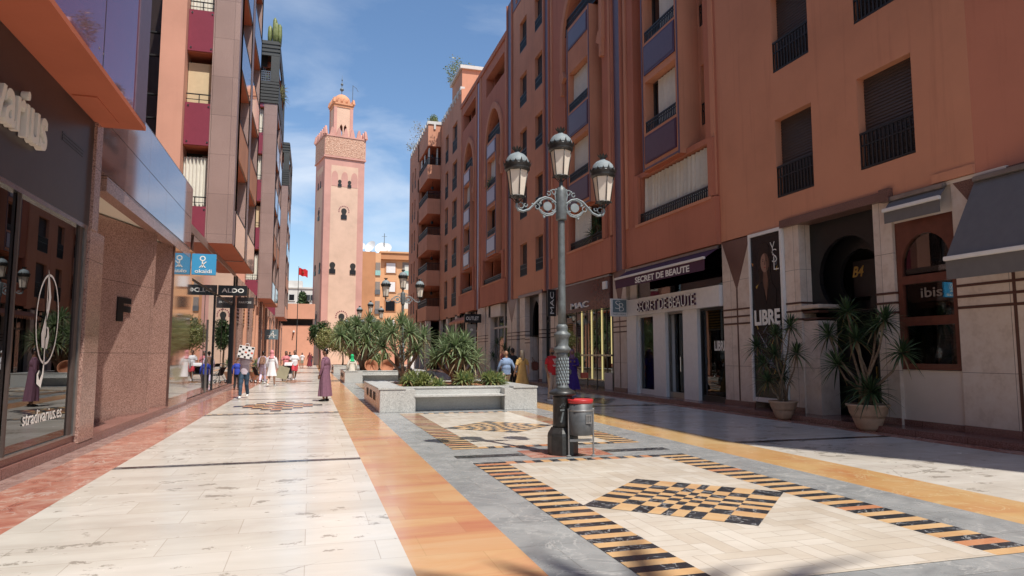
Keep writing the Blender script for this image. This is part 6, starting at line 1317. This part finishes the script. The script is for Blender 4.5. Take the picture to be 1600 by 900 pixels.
plain('blue_shirt', (.19, .27, .42), .8, var=.12, vs_=16); plain('black_cloth', (.015, .015, .017), .8); plain('yellow_dress', (.60, .38, .13), .8, var=.1, vs_=10); plain('red_shirt', (.48, .018, .025), .8, var=.05); plain('khaki', (.42, .33, .27), .85, var=.06); plain('violet_robe', (.055, .02, .20), .75, var=.12, vs_=12); plain('mauve_scarf', (.20, .10, .17), .8)
plain('pink_scarf', (.62, .24, .26), .8); plain('lilac_cloth', (.55, .48, .62), .8); plain('pink_shirt', (.60, .20, .22), .8); plain('green_scarf', (.01, .42, .16), .8); plain('cream_robe', (.62, .56, .48), .85); plain('wine_robe', (.16, .02, .03), .85); plain('blond_hair', (.30, .24, .17), .6, var=.2, vs_=30); plain('child_blue', (.03, .06, .4), .8); plain('bag_tan', (.30, .27, .18), .7); plain('bag_green', (.25, .24, .18), .5); plain('sole_white', (.7, .7, .7), .6); plain('bag_orange', (.60, .12, .07), .6); plain('leopard', (.30, .17, .12), .8, var=.8, vs_=30)
person((-2.27, 26.6, 0), 176, 'man in striped shirt and dark jeans holding a checkered shopping bag up before his face', 1.0, 1, WALK, (.30, .16, 1.30), (.13, .22, 1.52), (-.32, .16, 1.32), (-.17, .20, 1.56), 'striped_shirt', 'short', ('trousers', 'jeans'), 'sole_white')
person((.5, 24.35, 0), 62, 'man in a long plum djellaba standing in profile on the orange strip edge', 1.0, 2, STAND, (.25, -.03, 1.14), (.26, .02, .88), (-.25, -.02, 1.14), (-.27, .06, .88), 'djellaba', 'long', None, 'black_paint', ('short', 'poster_hair'), robe=('djellaba', .17, .245, -.25), girth=1.06, headrot=12)
person((-.92, 44.2, 0), 190, 'man in white polo shirt and bright red shorts walking toward the viewer', 1.02, 2, WALK, top='white_shirt', bottom=('shorts', 'red_shorts'), shoes='white_shirt', girth=1.12)
person((7.0, 24.6, 0), 12, 'bald man in a light blue shirt seen from behind, beyond the front planter', .97, 1, WALK, (.30, -.06, 1.15), (.42, -.02, .93), (-.28, .05, 1.16), (-.30, .14, .98), 'blue_shirt', 'long', ('trousers', 'khaki'), 'black_paint', ('bald', ''), girth=1.15)
person((7.75, 26.3, 0), -10, 'man in black clothes walking between the bald man and the woman in yellow', 1.03, 1, WALK, top='black_cloth', bottom=('trousers', 'black_cloth'), hair=('short', 'poster_hair'))
person((7.62, 24.6, 0), 8, 'blond woman in a long yellow dress seen from behind', .98, 3, STAND, top='yellow_dress', shoes='khaki', hair=('long', 'blond_hair'), fem=True, robe=('yellow_dress', .07, .36, 0), le=(.30, .05, 1.16), lw=(.34, .12, 1.0))
person((7.92, 22.1, 0), -158, 'bearded man in a red T-shirt and pale trousers beside the lamp post', 1.03, 1, STAND, top='red_shirt', bottom=('trousers', 'khaki'), shoes='sole_white', hair=('bald', ''), beard=True, girth=1.1, headrot=-35, re=(-.29, 0, 1.15), rw=(-.28, .12, .96))
_red = [o for o in COL.objects if o.get('label', '').startswith('bearded man')][0]
m = MB().mat('white_letter'); rq = random.Random(2)
for zz, nn_ in ((1.37, 5), (1.33, 4), (1.29, 3), (1.25, 2), (1.17, 5), (1.14, 4)):
    for i in range(nn_): x = (i - (nn_ - 1) / 2) * .042; m.box(x - .015, x + .015, .150 - abs(x) * .12, .158 - abs(x) * .12, zz, zz + .024)
m.build('shirt_print', _red)
person((10.3, 26.3, 0), 165, 'woman in a deep violet robe and mauve headscarf walking right of the lamp post', 1.0, 1, STAND, (.26, .0, 1.15), (.30, .2, 1.0), (-.25, .04, 1.14), (-.08, .24, 1.13), 'violet_robe', 'long', None, 'black_paint', ('hijab', 'mauve_scarf'), fem=True, robe=('violet_robe', .16, .29, 0), girth=1.1)
person((-2.45, 39.4, 0), -6, 'person in lilac top and trousers with a patterned backpack, walking away', .98, 1, WALK, top='lilac_cloth', sleeve='long', bottom=('trousers', 'lilac_cloth'), shoes='sole_white', fem=True)
person((-1.82, 35.9, 0), -14, 'woman in a white tunic and pink headscarf walking away beside the backpack wearer', 1.0, 3, WALK, top='white_shirt', sleeve='long', shoes='sole_white', hair=('hijab', 'pink_scarf'), fem=True, robe=('white_shirt', .52, .26, .2))
person((-1.45, 45.0, 0), 170, 'woman in a pink top pushing a pushchair toward the viewer', 1.0, 2, WALK, (.26, .06, 1.15), (.2, .30, 1.02), (-.26, .06, 1.15), (-.2, .30, 1.02), top='pink_shirt', bottom=('trousers', 'black_cloth'), hair=('long', 'poster_hair'), fem=True, girth=1.1)
person((-.92, 84, 0), 175, 'distant woman in a pale top and green shorts near the salmon wall', .98, 2, STAND, top='white_shirt', bottom=('shorts', 'bag_green'), hair=('long', 'poster_hair'), fem=True)
person((-.1, 88, 0), 160, 'distant figure in a long dark red robe near the salmon wall', 1.0, 2, STAND, top='wine_robe', sleeve='long', robe=('wine_robe', .1, .3, 0), hair=('hijab', 'wine_robe'), fem=True)
person((-2.2, 80, 0), 20, 'distant figure in black left of the man in red shorts', 1.02, 2, WALK, top='black_cloth', bottom=('trousers', 'black_cloth'))
person((.15, 92.5, 0), 150, 'most distant figure in dark clothes beside the minaret foot', .9, 2, STAND, top='black_cloth', bottom=('trousers', 'jeans'))
person((-3.15, 33.2, 0), -8, 'small child in a bright blue top by the left shop glass', .78, 1, STAND, top='child_blue', sleeve='long', bottom=('trousers', 'black_cloth'), group='people walking in the street')
SIT = dict(lk=(.12, .40, .96), la=(.12, .44, .50), rk=(-.12, .40, .96), ra=(-.12, .44, .50))
person((2.25, 39.45, -.17), 15, 'woman in cream robe and bright green headscarf sitting on the second planter', .98, 1, SIT, top='cream_robe', sleeve='long', hair=('hijab', 'green_scarf'), fem=True, robe=('cream_robe', .6, .3, 0), bottom=('trousers', 'cream_robe'), group='people sitting on the planters', seated=True)
person((4.1, 24.75, -.42), 12, 'person in black sitting on the rear bench of the front planter', .95, 1, SIT, (.30, -.12, 1.22), (.46, -.2, 1.08), top='black_cloth', bottom=('trousers', 'black_cloth'), group='people sitting on the planters')
person((4.75, 33.6, 0), 60, 'person in white cap and shirt behind the yuccas of the front planter', .98, 1, STAND, top='white_shirt', bottom=('trousers', 'black_cloth'), hair=('cap', 'white_paint'), girth=1.05)
# bags and pushchairs
b = local('shopping_bag', (-2.22, 26.38, 1.66), 'large black and white checkered shopping bag held up before a man, tilted', 'bag', None, R(-4))
m = MB(); 
for i in range(5):
    for j in range(5):
        if (i + j) % 2: continue
        m.mat('bag_orange' if j == 2 and i in (2, 4) else 'black_paint'); m.box(-.245 + i * .104, -.245 + i * .104 + .075, -.078, -.071, -.20 + j * .086, -.20 + j * .086 + .055)
m.mat('white_paint'); m.box(-.26, .26, -.07, .07, -.22, .22); m.build('bag_body', b)
m = MB().mat('white_paint'); m.tube([(-.07, -.05, .22), (-.06, -.05, .30), (0, -.05, .32), (.06, -.05, .30), (.07, -.05, .22)], .008, 5); m.build('handle', b); b.rotation_euler = (0, R(10), R(-4))
b = local('carrier_bag', (-1.42, 37.0, .35), 'large olive carrier bag swinging beside the woman in the white tunic', 'bag', None, 0)
m = MB().mat('bag_tan'); m.bbox(-.28, .28, -.1, .1, .0, .62, .01); m.build('bag_body', b); m = MB().mat('bag_tan'); m.tube([(-.1, 0, .62), (-.08, 0, .78), (.08, 0, .78), (.1, 0, .62)], .01, 5); m.build('handle', b); b.rotation_euler = (0, R(16), 0)
b = local('backpack', (-2.45, 39.22, 1.08), 'brown patterned backpack worn by the person in lilac', 'backpack', None, R(-6)); m = MB().mat('leopard'); m.bbox(-.15, .15, -.13, .03, -.05, .38, .05); m.build('pack', b); m = MB().mat('black_cloth'); m.tube([(-.09, .02, .36), (-.1, .12, .38), (-.1, .2, .2)], .014, 5); m.build('strap', b)
b = local('handbag', (10.02, 26.0, .78), 'small beige shoulder bag hanging on the violet robe', 'handbag'); m = MB().mat('bag_green'); m.bbox(-.17, .12, -.05, .05, 0, .2, .03); m.build('bag_body', b); m = MB().mat('gold'); m.tube([(-.15, 0, .18), (0, .1, .62), (.1, .02, .18)], .006, 4); m.build('strap', b)
b = local('gift_bag', (10.75, 26.1, .62), 'small orange red paper bag in the hand of the woman in violet', 'bag'); m = MB().mat('bag_orange'); m.bbox(-.15, .15, -.06, .06, 0, .22, .01); m.build('bag_body', b); m = MB().mat('bag_orange'); m.tube([(-.05, 0, .22), (0, 0, .30), (.05, 0, .22)], .005, 4); m.build('handle', b)
b = local('shoulder_bag', (8.1, 24.5, .98), 'dark brown shoulder bag at the side of the woman in yellow', 'handbag'); m = MB().mat('fascia_brown'); m.bbox(-.13, .13, -.08, .08, 0, .34, .04); m.build('bag_body', b); m = MB().mat('fascia_brown'); m.tube([(-.1, 0, .3), (-.12, 0, .5), (.02, 0, .3)], .012, 5); m.build('strap', b)
def pushchair(loc, rz, label, hood, can):
    t = local('pushchair', loc, label, 'pushchair', 'pushchairs on the left side', R(rz)); q = MB().mat('alu_grey')
    for s_ in (-.24, .24):
        q.tube([(s_, -.42, 1.0), (s_, -.25, .75), (s_, .1, .45), (s_, .38, .12)], .014, 6); q.tube([(s_, .05, .5), (s_, -.30, .12)], .014, 6); q.tube([(s_, -.05, .62), (s_, .2, .66)], .012, 5)
    q.tube([(-.24, -.42, 1.0), (.24, -.42, 1.0)], .018, 6); q.tube([(-.24, -.30, .12), (.24, -.30, .12)], .012, 5); q.tube([(-.24, .38, .12), (.24, .38, .12)], .012, 5); q.build('frame', t)
    for x, y in ((-.25, -.30), (.25, -.30), (-.25, .38), (.25, .38)):
        q = MB().mat('black_paint'); q.smooth = True; q.tube([(x - .022, y, .09), (x + .022, y, .09)], [.09, .09], 16); w_ = q.build('wheel', t); q = MB().mat('white_paint'); q.tube([(x - .026, y, .09), (x + .026, y, .09)], [.045, .045], 12); q.build('rim', w_)
    q = MB().mat(can); q.bbox(-.21, .21, -.1, .25, .40, .47, .02); q.obox((-.21, -.14, .42), (.42, 0, 0), (0, .06, 0), (0, -.18, .45)); q.build('seat', t)
    q = MB().mat(hood); q.smooth = True; n_ = 8
    q.add([(x, -.25 + .42 * math.sin(a * PI / 14) - .05, .72 + .36 * math.cos(a * PI / 14 - .5)) for x in (-.23, .23) for a in range(n_)], [(i, i + 1, n_ + i + 1, n_ + i) for i in range(n_ - 1)]); q.build('hood', t); return t
pushchair((-2.75, 41.0, 0), -60, 'dark pushchair standing by the terracotta pot behind the man with the bag', 'black_cloth', 'black_cloth')
pushchair((-1.25, 43.9, 0), 170, 'pushchair with a white hood pushed by the woman in pink', 'white_shirt', 'black_cloth')
